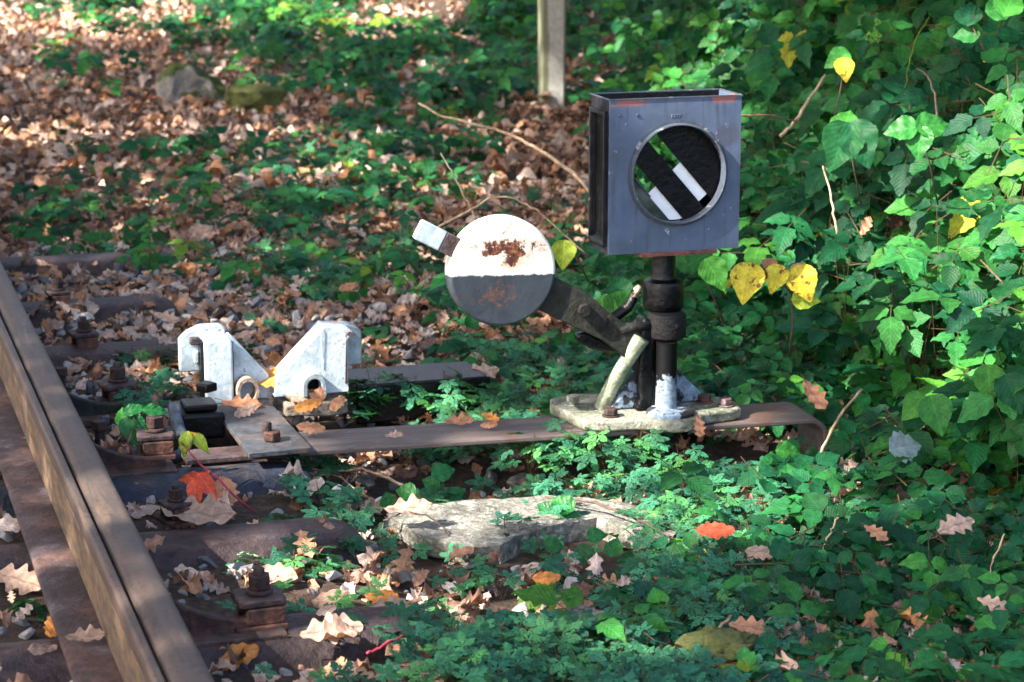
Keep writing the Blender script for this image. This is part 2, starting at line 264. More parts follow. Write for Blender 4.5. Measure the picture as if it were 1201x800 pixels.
# ------------------------------------------------------------------ mesh helpers
class MB:
    def __init__(s): s.v = []; s.f = []
    def add(s, vs, fs, M=None):
        o = len(s.v); s.v += [tuple(M @ Vector(q)) if M else tuple(q) for q in vs]; s.f += [tuple(i+o for i in q) for q in fs]; return s
    def box(s, x0, x1, y0, y1, z0, z1, M=None):
        return s.add([(x, y, z) for z in (z0, z1) for y in (y0, y1) for x in (x0, x1)],
                     [(0, 2, 3, 1), (4, 5, 7, 6), (0, 1, 5, 4), (2, 6, 7, 3), (0, 4, 6, 2), (1, 3, 7, 5)], M)
    def prism(s, poly, a, b, axis='z', M=None):
        """extrude polygon between a and b along an axis; poly given in the two other axes"""
        if axis == 'z': f = lambda p, t: (p[0], p[1], t)
        elif axis == 'y': f = lambda p, t: (p[0], t, p[1])
        else: f = lambda p, t: (t, p[0], p[1])
        k = len(poly); vs_ = [f(p, a) for p in poly]+[f(p, b) for p in poly]
        fs = [tuple(range(k))[::-1], tuple(range(k, 2*k))]+[(i, (i+1) % k, k+(i+1) % k, k+i) for i in range(k)]
        return s.add(vs_, fs, M)
    def lathe(s, prof, seg=32, M=None, squash=1.):
        vs_ = []; fs = []; k = len(prof)
        for i in range(seg):
            a = 2*math.pi*i/seg
            for r, z in prof: vs_.append((r*math.cos(a), r*math.sin(a)*squash, z))
        for i in range(seg):
            j = (i+1) % seg
            for q in range(k-1): fs.append((i*k+q, j*k+q, j*k+q+1, i*k+q+1))
        vs_ += [(0, 0, prof[0][1]), (0, 0, prof[-1][1])]; c0 = seg*k
        for i in range(seg):
            j = (i+1) % seg; fs.append((c0, j*k, i*k)); fs.append((c0+1, i*k+k-1, j*k+k-1))
        return s.add(vs_, fs, M)
    def tube(s, pts, rad, seg=8, M=None):
        pts = [Vector(p) for p in pts]; nn = len(pts); rad = [rad]*nn if not hasattr(rad, '__len__') else rad
        vs_ = []; fs = []; up = Vector((.13, .21, .97))
        for i, p in enumerate(pts):
            d = (pts[min(i+1, nn-1)]-pts[max(i-1, 0)]).normalized(); a = d.cross(up)
            if a.length < .05: a = d.cross(Vector((1, 0, 0)))
            a.normalize(); b_ = d.cross(a)
            for q in range(seg):
                t = 2*math.pi*q/seg; vs_.append(p+(a*math.cos(t)+b_*math.sin(t))*rad[i])
        for i in range(nn-1):
            for q in range(seg):
                r_ = (q+1) % seg; fs.append((i*seg+q, i*seg+r_, (i+1)*seg+r_, (i+1)*seg+q))
        fs.append(tuple(range(seg))[::-1]); fs.append(tuple((nn-1)*seg+q for q in range(seg)))
        return s.add(vs_, fs, M)
    def build(s, name, mat, parent=None, bevel=0, smooth=False, loc=None, rz=0, rough=0, sub=0, seg=2):
        me = bpy.data.meshes.new(name); me.from_pydata(s.v, [], s.f); me.update()
        bm = bmesh.new(); bm.from_mesh(me); bmesh.ops.recalc_face_normals(bm, faces=bm.faces)
        if sub: bmesh.ops.subdivide_edges(bm, edges=bm.edges, cuts=sub, use_grid_fill=True)
        if rough:
            from mathutils import noise as nz
            for v in bm.verts: v.co += nz.noise_vector(v.co*14)*rough + nz.noise_vector(v.co*45)*rough*.4
        bm.to_mesh(me); bm.free()
        me.materials.append(MATS[mat]); o = bpy.data.objects.new(name, me); COL.objects.link(o)
        if parent: o.parent = parent
        if loc is not None: o.location = loc
        if rz: o.rotation_euler.z = rz
        if bevel:
            b = o.modifiers.new('bevel', 'BEVEL'); b.width = bevel; b.segments = seg; b.limit_method = 'ANGLE'; b.angle_limit = R(35)
        if smooth or bevel:
            me.polygons.foreach_set('use_smooth', [True]*len(me.polygons))
            if not smooth or smooth == 'auto':
                me.polygons.foreach_set('use_smooth', [True]*len(me.polygons)); me.set_sharp_from_angle(angle=R(40)) if hasattr(me, 'set_sharp_from_angle') else None
        return o
def tag(o, label=None, cat=None, group=None, kind=None):
    for k, v_ in (('label', label), ('category', cat), ('group', group), ('kind', kind)):
        if v_: o[k] = v_
    return o
def thing(name, label, cat, loc=(0, 0, 0), rz=None, group=None, track=True):
    o = bpy.data.objects.new(name, None); COL.objects.link(o); o.empty_display_size = .05
    if track: o.location = L2W(*loc); o.rotation_euler.z = YAW + (rz or 0)
    else: o.location = loc; o.rotation_euler.z = rz or 0
    return tag(o, label, cat, group)
def hexnut(mb, x, y, z, r, h, rot=0., shaft=True):
    mb.prism([(x+r*math.cos(rot+i*math.pi/3), y+r*math.sin(rot+i*math.pi/3)) for i in range(6)], z, z+h)
    return mb
# ------------------------------------------------------------------ terrain
def sn(x, y, s=1., o=0.):
    return (np.sin(x*2.1*s+o)+np.sin(y*1.7*s+1.3*o+.8)+np.sin((x+y)*1.3*s+2.1+o)+np.sin((x-1.3*y)*2.9*s+.5+o))*.25
def x0(y): return np.interp(y, [2, 4.2, 5, 6.6, 9, 10.5, 12.4, 14, 20], [1.9, 1.45, 1.12, .78, .50, .48, .46, .1, -2.4])
def terr(x, y):
    x = np.asarray(x, float); y = np.asarray(y, float)
    lx = (x-ORG.x)*NX.x+(y-ORG.y)*NX.y; ly = (x-ORG.x)*TY.x+(y-ORG.y)*TY.y
    base = -.115+.018*sn(x, y, 2.2)+.012*sn(x, y, 6., 2.)
    base = base+.055/(1+np.exp((lx+.86)/.04))/(1+np.exp((ly-3.)/.2)) - .11*np.exp(-((lx+1.03)/.075)**4-((ly-.15)/.16)**4) - .035*np.exp(-((ly+.05)/.22)**2-((lx+.2)/.6)**4)
    base = base+np.clip(y-12, 0, 30)*.055+np.clip(y-17, 0, 30)*.22
    s = x-x0(y)
    bank = 1.9*(1-np.exp(-np.clip(s, 0, None)*.62))*np.clip(s/.25, 0, 1)**.6
    rt = np.clip((x-1.2)*.15, 0, .5)
    return base+bank+np.where(y > 3, 0, 0)+rt*0
def tz(x, y): return float(terr(x, y))
def ground_at(u, v):
    a = (u-600.5)/FPX; b = (v-400)/FPX; t = 2.5
    while t < 30:
        x, y, z = a*t, (cp-b*sp)*t, CAM_H+(-sp-b*cp)*t
        if z <= tz(x, y): break
        t += .02
    return Vector((x, y, tz(x, y)))
xs = np.concatenate([np.linspace(-30, -5, 26)[:-1], np.linspace(-5, 3.5, 171), np.linspace(3.5, 30, 27)[1:]])
ys = np.concatenate([np.linspace(-10, 2.6, 20)[:-1], np.linspace(2.6, 14, 229), np.linspace(14, 60, 70)[1:]])
X, Yg = np.meshgrid(xs, ys); Z = terr(X, Yg); nxs, nys = len(xs), len(ys)
V = np.stack([X.ravel(), Yg.ravel(), Z.ravel()], 1)
ii = np.arange((nys-1)*nxs).reshape(nys-1, nxs)[:, :-1].ravel()
F = np.stack([ii, ii+1, ii+nxs+1, ii+nxs], 1)
def np_mesh(name, V, loops, counts, mat, uv=None, tint=None, smooth=True):
    me = bpy.data.meshes.new(name); me.vertices.add(len(V)); me.vertices.foreach_set('co', V.astype(np.float32).ravel())
    me.loops.add(len(loops)); me.loops.foreach_set('vertex_index', loops.astype(np.int32))
    me.polygons.add(len(counts)); st = np.concatenate([[0], np.cumsum(counts)[:-1]]).astype(np.int32)
    me.polygons.foreach_set('loop_start', st)
    me.update(calc_edges=True); me.polygons.foreach_set('use_smooth', np.full(len(counts), smooth))
    if uv is not None:
        ul = me.uv_layers.new(name='UVMap'); ul.data.foreach_set('uv', uv[loops].astype(np.float32).ravel())
    if tint is not None:
        a = me.color_attributes.new('tint', 'FLOAT_COLOR', 'POINT'); a.data.foreach_set('color', tint.astype(np.float32).ravel())
    me.materials.append(MATS[mat]); return me
def np_obj(name, *a, **k):
    me = np_mesh(name, *a, **k); o = bpy.data.objects.new(name, me); COL.objects.link(o); return o
g = np_obj('ground', V, F.ravel(), np.full(len(F), 4), 'soil'); tag(g, kind='structure')

# ------------------------------------------------------------------ leaf templates: verts, loops, counts, uv, stemflag
def grid_tpl(rows, hw, cols, zf, yf=None):
    V = []; U = []
    ts = np.linspace(0, 1, rows+1)
    for t in ts:
        wd = hw(t)
        for c in np.linspace(-1, 1, cols+1):
            x = wd*c; V.append((x, t, zf(x, t, c))); U.append((.5+.5*c*min(1, wd/.3), t))
    F = [(r*(cols+1)+c, r*(cols+1)+c+1, (r+1)*(cols+1)+c+1, (r+1)*(cols+1)+c) for r in range(rows) for c in range(cols)]
    return np.array(V), [list(f) for f in F], np.array(U)
def pack(parts):
    V = []; L = []; C = []; U = []; S = []; o = 0
    for v_, f, u, s in parts:
        V.append(v_); U.append(u); S.append(np.full(len(v_), float(s)))
        for q in f: L += [i+o for i in q]; C.append(len(q))
        o += len(v_)
    return dict(V=np.concatenate(V), L=np.array(L), C=np.array(C), U=np.concatenate(U), S=np.concatenate(S))
def rotz(v_, a, s=1., off=(0, 0, 0)):
    c, d = math.cos(a), math.sin(a); M = np.array([[c, -d, 0], [d, c, 0], [0, 0, 1]])
    return (v_*s)@M.T+np.array(off)
def ovate(rows=10, cols=4, w=.36, serr=.2, cup=.35, droop=.25, wav=.03, ph=0.):
    def hw(t):
        b = w*(math.sin(math.pi*min(t, 1)**.72)**.85 if 0 < t < 1 else 0)*(1-.25*t**3)
        return max(b, .004)*(1+serr*((int(round(t*rows)) % 2)*2-1)*.6)
    def zf(x, t, c): return cup*abs(x)-droop*t*t+wav*math.sin(t*19+ph)*abs(c)
    return grid_tpl(rows, hw, cols, zf)
def stem_strip(p0, p1, wd=.02):
    p0 = np.array(p0, float); p1 = np.array(p1, float)
    v_ = np.array([p0+[-wd, 0, 0], p0+[wd, 0, 0], p1+[wd*.6, 0, 0], p1+[-wd*.6, 0, 0]]); return (v_, [[0, 1, 2, 3]], np.zeros((4, 2)), 1)
def tri_tpl(k=3, rows=8, cols=4, **kw):
    P = [stem_strip((0, -.9, -.12), (0, .30, 0))]
    v_, f, u = ovate(rows, cols, **kw); P.append((rotz(v_, kw.get('ph', 0)*.04, 1, (0, .30, .02)), f, u, 0))
    for a, s in ((1.32+.05*kw.get('ph', 0), .74), (-1.45+.04*kw.get('ph', 0), .8)):
        q = rotz(v_, a, s, (-.05*math.sin(a), .03, 0)); q[:, 2] += .12*q[:, 0]*(1 if kw.get('ph', 0) > 3 else -1); P.append((q, f, u, 0))
    if k == 5:
        for a, s in ((2.1, .55), (-2.2, .5)): P.append((rotz(v_, a, s, (0, -.03, -.02)), f, u, 0))
    return pack(P)
def oak(rows=14, cols=4, w=.3, lob=.3, curl=.8, bend=.3, ph=0., n=4, wv=1.):
    def hw(t):
        b = w*(math.sin(math.pi*min(t, 1)**1.15)**.55 if 0 < t < 1 else 0)
        return max(b*(1-lob+lob*math.cos(2*math.pi*(n*t+ph))), .012)
    def zf(x, t, c): return curl*x*x*2.2*(1+.5*math.sin(ph*9+t*5))+bend*math.sin(t*3.1+ph*6)*.35+.05*wv*math.sin(t*17+c*3+ph*20)+.04*wv*c*math.sin(7*t+ph*11)
    return grid_tpl(rows, hw, cols, zf)
def herb_tpl(seed=0, detail=True):
    r_ = random.Random(seed); P = [stem_strip((0, -1.1, -.25), (0, .05, 0), .018)]
    def kite(bx, by, a, ln, wd, z=0):
        c, d = math.sin(a), math.cos(a); px, py = d, -c
        wd *= .8; v_ = np.array([(bx, by, z), (bx+c*ln*.6+px*wd, by+d*ln*.6+py*wd, z+.05*ln), (bx+c*ln, by+d*ln, z-.08*ln), (bx+c*ln*.6-px*wd, by+d*ln*.6-py*wd, z+.05*ln)])
        return (v_, [[0, 1, 2, 3]], np.array([(.5, 0), (1, .5), (.5, 1), (0, .5)]), 0)
    for a, s in ((0, 1.), (.95, .85), (-1., .85), (1.95, .6), (-1.9, .6)):
        a += r_.uniform(-.12, .12); s *= r_.uniform(.9, 1.1); c, d = math.sin(a), math.cos(a); dz = r_.uniform(-.12, .05)
        P.append(kite(0, 0, a, s*.62, s*.15))
        for t, da, ln in ((.28, .85, .34), (.28, -.85, .34), (.46, .65, .36), (.46, -.65, .36), (.62, .45, .34), (.62, -.45, .34), (.6, 0, .46)):
            P.append(kite(c*s*t, d*s*t, a+da, s*ln, s*ln*.34, dz*t))
    return pack(P)
T_BR = [tri_tpl(3, cup=.2, droop=.25, ph=1.), tri_tpl(3, w=.36, cup=.3, droop=.1, ph=3.), tri_tpl(5, w=.34, cup=.2, droop=.35, ph=5.), tri_tpl(3, w=.33, cup=.05, droop=.4, ph=2.), tri_tpl(3, w=.31, cup=.15, droop=.3, ph=4., wav=.05), tri_tpl(3, w=.39, cup=.15, droop=.2, ph=6., serr=.05)]
T_BRL = [tri_tpl(3, rows=4, cols=2, serr=0, cup=.25, droop=.3), tri_tpl(3, rows=4, cols=2, serr=0, w=.42, cup=.35, droop=.1)]
def single(rows=6, cols=2, **kw):
    v_, f, u = ovate(rows, cols, **kw); return pack([stem_strip((0, -.5, -.1), (0, 0.02, 0), .02), (v_, f, u, 0)])
def bare(rows=6, cols=2, **kw): v_, f, u = ovate(rows, cols, **kw); return pack([(v_, f, u, 0)])
T_IVY = [single(8, 4, w=.4, serr=.0, cup=.2, droop=.2), single(8, 4, w=.45, serr=.0, cup=.35, droop=.05), single(8, 4, w=.34, serr=.04, cup=.2, droop=.35)]
def oakp(**k): v_, f, u = oak(**k); return pack([stem_strip((0, -.18, .02), (0, .03, 0), .012), (v_, f, u, 0)])
T_OAK = [oakp(ph=.0, curl=.9, lob=.2, wv=1.5), oakp(ph=.3, curl=-.9, bend=.5, lob=.12, w=.34), oakp(ph=.6, curl=1.5, bend=-.4, w=.28, lob=.16, wv=1.5), oakp(ph=.15, lob=.12, w=.34, curl=.5), oakp(ph=.8, curl=-1.6, w=.3, bend=.2), oakp(ph=.45, lob=.36, w=.33, curl=.25, bend=.15)]
T_OAKL = [oakp(rows=7, cols=2, ph=.1, curl=1., lob=.2), oakp(rows=7, cols=2, ph=.4, curl=-1., bend=.5, lob=.2), oakp(rows=6, cols=2, lob=0., w=.33, curl=1.4)]
T_HERB = [herb_tpl(i) for i in range(4)]
def unit(a): return a/np.maximum(np.linalg.norm(a, axis=1, keepdims=True), 1e-6)
def instance(tpls, pos, head, nor, scale, tint, tid=None):
    """copies of leaf templates: pos (n,3), head = leaf axis, nor = face normal, scale (n,), tint (n,2)"""
    n_ = len(pos); tid = rng.integers(0, len(tpls), n_) if tid is None else tid
    nor = unit(nor); ex = unit(np.cross(head, nor)); ey = unit(np.cross(nor, ex)); Rm = np.stack([ex, ey, nor], 1)   # rows
    OV = []; OL = []; OC = []; OU = []; OT = []; off = 0
    for k, T in enumerate(tpls):
        q = np.where(tid == k)[0]
        if not len(q): continue
        v_ = np.einsum('vj,njk->nvk', T['V'], Rm[q])*scale[q][:, None, None]+pos[q][:, None, :]
        m_ = len(T['V']); OV.append(v_.reshape(-1, 3)); OL.append((T['L'][None]+off+m_*np.arange(len(q))[:, None]).ravel())
        OC.append(np.tile(T['C'], len(q))); OU.append(np.tile(T['U'], (len(q), 1)))
        tt = np.zeros((len(q), m_, 4)); tt[..., 0] = tint[q, 0][:, None]; tt[..., 1] = tint[q, 1][:, None]; tt[..., 2] = T['S'][None]; tt[..., 3] = 1
        OT.append(tt.reshape(-1, 4)); off += m_*len(q)
    return [np.concatenate(a) for a in (OV, OL, OC, OU, OT)]
def join(*sets):
    OV = []; OL = []; OC = []; OU = []; OT = []; off = 0
    for V_, L_, C_, U_, T_ in sets:
        OV.append(V_); OL.append(L_+off); OC.append(C_); OU.append(U_); OT.append(T_); off += len(V_)
    return [np.concatenate(a) for a in (OV, OL, OC, OU, OT)]
def strips(P0, P1, wd):
    """thin stems between point pairs, as 3-sided rods"""
    d = unit(P1-P0); a = unit(np.cross(d, np.array([[.3, .2, 1.]]))); b_ = np.cross(d, a); n_ = len(P0); Vs = []
    for P, k in ((P0, 1.), (P1, .6)):
        for t in (0, 2.1, 4.2): Vs.append(P+(a*math.cos(t)+b_*math.sin(t))*(wd*k)[:, None])
    V_ = np.stack(Vs, 1).reshape(-1, 3)
    Lp = np.array([0, 1, 4, 3, 1, 2, 5, 4, 2, 0, 3, 5]); L_ = (Lp[None]+6*np.arange(n_)[:, None]).ravel(); C_ = np.full(3*n_, 4)
    T_ = np.zeros((len(V_), 4)); T_[:, 2] = 1; T_[:, 3] = 1; return [V_, L_, C_, np.zeros((len(V_), 2)), T_]
def emit(name, data, mat, smooth=True): return np_obj(name, data[0], data[1], data[2], mat, uv=data[3], tint=data[4], smooth=smooth)

# ------------------------------------------------------------------ cover maps (rows every 80 px of the view, 16 columns)
B = """2146777886556778
0112357764556778
0232346655677888
0333345656888888
0132234456688999
0000001566788899
0000110343788999
0000000121257999
0000000012578999
0000001234788688
0000000012467577
0000000001346666"""
Hm = """0268886200000000
0233221000000000
0011223222000000
0212332333221000
1210443334332000
0000002465543111
0451043577643411
0100166554453211
0020341368862211
0001321112543211
0002468899952222
0001579999962222"""
def grid(s):
    return np.array([[int(c) for c in r_] for r_ in s.split()], float)
GB, GH = grid(B), grid(Hm)
def look(Gd, u, v):
    gx = np.clip(u/80, 0, 14.999); gy = np.clip(v/80, 0, Gd.shape[0]-1.001); i = gx.astype(int); j = gy.astype(int); fx = gx-i; fy = gy-j
    return Gd[j, i]*(1-fx)*(1-fy)+Gd[j, i+1]*fx*(1-fy)+Gd[j+1, i]*(1-fx)*fy+Gd[j+1, i+1]*fx*fy
def candidates(dens, y0, y1, mx=.5):
    """random ground points, dens per square metre"""
    area = 0; 
    n_ = int(dens*(y1-y0)*((y0+y1)*.5*.5+2*mx)); y = rng.uniform(y0, y1, n_*2); hw = .25*y+mx
    x = rng.uniform(-1, 1, n_*2)*(.25*y1+mx); k = np.abs(x) < hw; x, y = x[k], y[k]
    z = terr(x, y); u, v, zc = pix(x, y, z); return x, y, z, u, v
def trackmask(x, y):
    lx = (x-ORG.x)*NX.x+(y-ORG.y)*NX.y; ly = (x-ORG.x)*TY.x+(y-ORG.y)*TY.y
    return lx, ly
ROCKS = [(-1.72, 12.3), (-1.35, 12.05)]
def clear(x, y):
    c = np.ones(len(x))
    for rx, ry in ROCKS: c *= ~((np.abs(x-rx) < .42) & (y < ry+.1) & (y > ry-1.6))
    c *= ~((x > -.24) & (x < .33) & (y > 4.33) & (y < 4.80) & (rng.random(len(x)) < .93))
    c *= ~((np.abs(x-.0175*y) < .33) & (y > 9.0) & (y < 12.1))
    c *= ~((np.abs(x-.0175*y) < .4) & (y > 8.2) & (y < 12.5) & (rng.random(len(x)) < .6))
    c *= (x-.345)**2+(y-3.80)**2 > .12**2
    return c
def clump(x, y, s=1.6, o=0.): return np.clip(.5+1.1*sn(x, y, s, o)+.5*sn(x, y, s*3.1, o+3), 0, 1)
# ------------------------------------------------------------------ leaf litter and ballast
SLEEP_Y = [2.57, 1.83, 1.20, .60, -.07, -.52, -1.09, -1.72]
def on_sleeper(lx, ly):
    m_ = np.zeros(len(lx), bool)
    for sy in SLEEP_Y: m_ |= (np.abs(ly-sy) < .14) & (lx < -.80)
    return m_
def litter(dens, y0, y1, tpl, s0, s1, lift):
    x, y, z, u, v = candidates(dens, y0, y1)
    lx, ly = trackmask(x, y)
    k = ~((lx < -1.33) & (lx > -1.56)) & ~((np.abs(lx+.27) < .66) & (np.abs(ly+.03) < .11) & (rng.random(len(x)) < 1.)) & ~((lx > -1.08) & (lx < -.84) & (ly > -.1) & (ly < .42))
    k &= ~((lx > -1.08) & (lx < -.58) & (ly > .3) & (ly < .66))
    sl = on_sleeper(lx, ly) & (ly < 2.8); sl &= ~((ly > 1.) & (lx < -1.12)) | (rng.random(len(x)) < .3); k &= ~(sl & (rng.random(len(x)) < .86))
    k &= ~((lx < -.95) & (ly < .9) & (rng.random(len(x)) < .55))
    k &= ~((ly > -.7) & (ly < 3.) & (lx > -1.3) & (lx < -.2) & (rng.random(len(x)) < .30))      # bare ballast
    k &= ~((x > -.24) & (x < .33) & (y > 4.36) & (y < 4.76) & (rng.random(len(x)) < .9))
    k &= ~((x > x0(y)+.12) & (rng.random(len(x)) < .6))
    x, y, z, sl, ly = x[k], y[k], z[k], sl[k], ly[k]; n_ = len(x)
    z = z+rng.uniform(.0, lift, n_); z = np.where(sl, np.maximum(z, -.022), z)
    a = rng.uniform(0, 2*math.pi, n_); head = np.stack([np.cos(a), np.sin(a), rng.normal(0, .18, n_)], 1)
    nor = np.stack([rng.normal(0, .42, n_), rng.normal(-.3, .42, n_), np.ones(n_)], 1)
    hue = np.clip(rng.beta(1.6, 1.5, n_)*.9+.2*sn(x, y, 1.2, 4)+.012*np.clip(y-6, 0, 8), 0, 1)
    return instance(tpl, np.stack([x, y, z], 1), head, nor, rng.uniform(s0, s1, n_)*rng.choice([.55, .8, 1, 1.15], n_), np.stack([hue, rng.random(n_)], 1))
tag(emit('leaf_litter', join(litter(520, 3.2, 9.2, T_OAK, .042, .075, .035), litter(240, 9.2, 27, T_OAKL, .055, .095, .05)), 'litter_leaf'),
    'brown and tan fallen oak leaves covering the ground', 'leaf litter', kind='stuff')
def ico(sub=1):
    bm = bmesh.new(); bmesh.ops.create_icosphere(bm, subdivisions=sub, radius=1); V_ = np.array([v.co[:] for v in bm.verts]); F_ = [[q.index for q in f.verts] for f in bm.faces]; bm.free(); return V_, F_
def stone_tpl(k):
    V_, F_ = ico(2); r_ = np.random.default_rng(k)
    for _ in range(13):                                        # slice flats off the ball
        d = r_.normal(size=3); d /= np.linalg.norm(d); h = r_.uniform(.3, .72); t = V_@d; V_ = V_-np.outer(np.clip(t-h, 0, None), d)
    return pack([(V_*np.array([1, .75, .6]), F_, np.zeros((len(V_), 2)), 0)])
T_ST = [stone_tpl(k) for k in range(6)]
def stone_scatter(dens, ly0, ly1, lx0, lx1, s0, s1):
    n_ = int(dens*(ly1-ly0)*(lx1-lx0)); lx = rng.uniform(lx0, lx1, n_); ly = rng.uniform(ly0, ly1, n_)
    k_ = ~((lx > -1.16) & (lx < -.82) & (ly > -.12) & (ly < .44)); lx, ly = lx[k_], ly[k_]; n_ = len(lx)
    P = np.array([L2W(a, b)[:] for a, b in zip(lx, ly)]); P[:, 2] = terr(P[:, 0], P[:, 1])+rng.uniform(-.004, .02, n_)
    return instance(T_ST, P, rng.normal(size=(n_, 3)), rng.normal(size=(n_, 3))+[0, 0, 1.5], rng.uniform(s0, s1, n_), rng.random((n_, 2)))
gm = newmat('ballast'); m, n, l, b = gm
a_ = n.new('ShaderNodeAttribute'); a_.attribute_name = 'tint'; s_ = n.new('ShaderNodeSeparateColor'); l.new(a_.outputs['Color'], s_.inputs[0])
r_ = ramp(n, [(0, (.08, .085, .10)), (.4, (.19, .20, .225)), (.7, (.28, .265, .26)), (1, (.42, .40, .37))]); l.new(s_.outputs[0], r_.inputs[0])
gn = noise_(n, l, 40, 5, .7); hs = n.new('ShaderNodeHueSaturation'); l.new(mathn(n, l, 'MULTIPLY_ADD', gn, 1.2, .35), hs.inputs['Value']); l.new(r_.outputs[0], hs.inputs['Color']); l.new(hs.outputs[0], b.inputs['Base Color'])
b.inputs['Roughness'].default_value = .85; bump(n, l, gn, b, .006, .7)
tag(emit('ballast_stones', join(stone_scatter(330, .2, 3.2, -1.33, -.15, .012, .036), stone_scatter(160, -1.5, .2, -1.33, -.8, .008, .022), stone_scatter(40, -1.0, 2.6, -1.2, .1, .03, .05), stone_scatter(60, -.9, .0, -.9, .3, .008, .024), stone_scatter(260, -2, 3, -3.2, -1.5, .015, .035)), 'ballast', False),
    'loose grey ballast stones among the fallen leaves', 'gravel', kind='stuff')

# ------------------------------------------------------------------ undergrowth
def bramble_mass(dens, y0, y1, tpl, per, size, hmin, hmax, xmin=-99, xmax=99, bankonly=None, o=0., spread=.11):
    x, y, z, u, v = candidates(dens, y0, y1); lx, ly = trackmask(x, y); s = x-x0(y)
    p = np.where(s > 0, (look(GB, u, v)/9)**.8*.9, (look(GB, u, v)/9)**1.5*(.2+1.1*clump(x, y, 1.5, o)))*clear(x, y)
    k = (rng.random(len(x)) < p) & ~((lx < -.93) & (ly < 2.9)) & ~((np.abs(lx+.3) < .72) & (np.abs(ly+.03) < .17))
    if bankonly is True: k &= s > -.05
    if bankonly is False: k &= s <= -.05
    x, y, z, s = x[k], y[k], z[k], s[k]; n_ = len(x)
    H = rng.uniform(hmin, hmax, n_)*np.where(s > 0, 1., 1.)
    idx = np.repeat(np.arange(n_), per); m_ = len(idx)
    a = rng.uniform(0, 2*math.pi, m_); rad = np.abs(rng.normal(0, spread, m_))+.02
    px = x[idx]+np.cos(a)*rad; py = y[idx]+np.sin(a)*rad
    hh = H[idx]*rng.uniform(.25, 1., m_)**.8
    lx2, ly2 = trackmask(px, py)
    pz = terr(px, py)+hh
    ok = ~((np.abs(lx2+.3) < .72) & (np.abs(ly2+.03) < .15) & (pz < .12)) & ~((np.abs(lx2) < .2) & (np.abs(ly2) < .2)) & ~((lx2 > -.72) & (lx2 < .18) & (ly2 < .16) & (ly2 > -.35))
    ok &= ~((lx2 < -.5) & (lx2 > -1.1) & (ly2 > -.25) & (ly2 < .75))
    idx, a, px, py, pz, hh = idx[ok], a[ok], px[ok], py[ok], pz[ok], hh[ok]; m_ = len(idx)
    P = np.stack([px, py, pz], 1)
    head = np.stack([np.cos(a)+rng.normal(0, .5, m_), np.sin(a)+rng.normal(0, .5, m_)-.25, rng.normal(-.25, .3, m_)], 1)
    bk = np.clip((px-x0(py))/.3, 0, 1)
    nor = np.stack([rng.normal(0, .3, m_)-.3*bk, rng.normal(0, .3, m_)-.4-.55*bk, np.full(m_, 1.)], 1)
    sc = rng.uniform(*size, m_)*rng.choice([.7, 1, 1, 1.2], m_)
    hue = np.clip(rng.normal(.42, .2, m_)+.22*sn(px, py, 2., 1.), 0, .96); hue = np.where(rng.random(m_) < .004, 1., hue)
    lv = instance(tpl, P, head, nor, sc, np.stack([hue, rng.random(m_)], 1))
    q = rng.random(m_) < .55; base = np.stack([x[idx], y[idx], z[idx]-.01], 1)
    st = strips(base[q]+rng.normal(0, .03, (q.sum(), 3))*[1, 1, 0], P[q]-unit(head[q])*sc[q][:, None]*.8, np.full(q.sum(), .0016))
    return join(lv, st)
tag(emit('bramble_bank', join(bramble_mass(56, 3.4, 9.5, T_BR, 12, (.060, .100), .06, .52, bankonly=True, o=1.), bramble_mass(30, 9.5, 15, T_BRL, 12, (.06, .09), .08, .4, bankonly=True, o=2.)), 'bramble_leaf'),
    'dense green bramble thicket climbing the bank on the right', 'brambles', kind='stuff')
tag(emit('bramble_cover', join(bramble_mass(64, 3.3, 7., T_BR, 7, (.048, .074), .02, .13, bankonly=False, o=4., spread=.10), bramble_mass(56, 7., 11.5, T_BR, 7, (.055, .082), .02, .13, bankonly=False, o=5.), bramble_mass(30, 11.5, 25, T_BRL, 11, (.055, .10), .03, .28, bankonly=False, o=6.)), 'bramble_leaf'),
    'low dark green brambles creeping over the fallen leaves', 'brambles', kind='stuff')
def ivy_mass():
    x, y, z, u, v = candidates(620, 3.3, 6.4); lx, ly = trackmask(x, y)
    p = np.clip((look(GB, u, v)-4.5)/5, 0, 1)*(.2+1.*clump(x, y, 2.3, 9.))
    k = (rng.random(len(x)) < p) & ~((np.abs(lx+.3) < .72) & (np.abs(ly+.03) < .15)); x, y, z = x[k], y[k], z[k]; m_ = len(x)
    a = rng.uniform(0, 2*math.pi, m_); P = np.stack([x, y, z+rng.uniform(.015, .10, m_)], 1)
    head = np.stack([np.cos(a), np.sin(a)-.3, rng.normal(-.1, .25, m_)], 1); nor = np.stack([rng.normal(0, .35, m_), rng.normal(-.25, .35, m_), np.ones(m_)], 1)
    return instance(T_IVY, P, head, nor, rng.uniform(.034, .058, m_), np.stack([np.clip(rng.normal(.4, .22, m_)+.3*sn(x, y, 3.), 0, 1), rng.random(m_)], 1))
tag(emit('creeping_cover', ivy_mass(), 'ivy_leaf'), 'small glossy oval leaves creeping over the lower right ground', 'ground cover', kind='stuff')
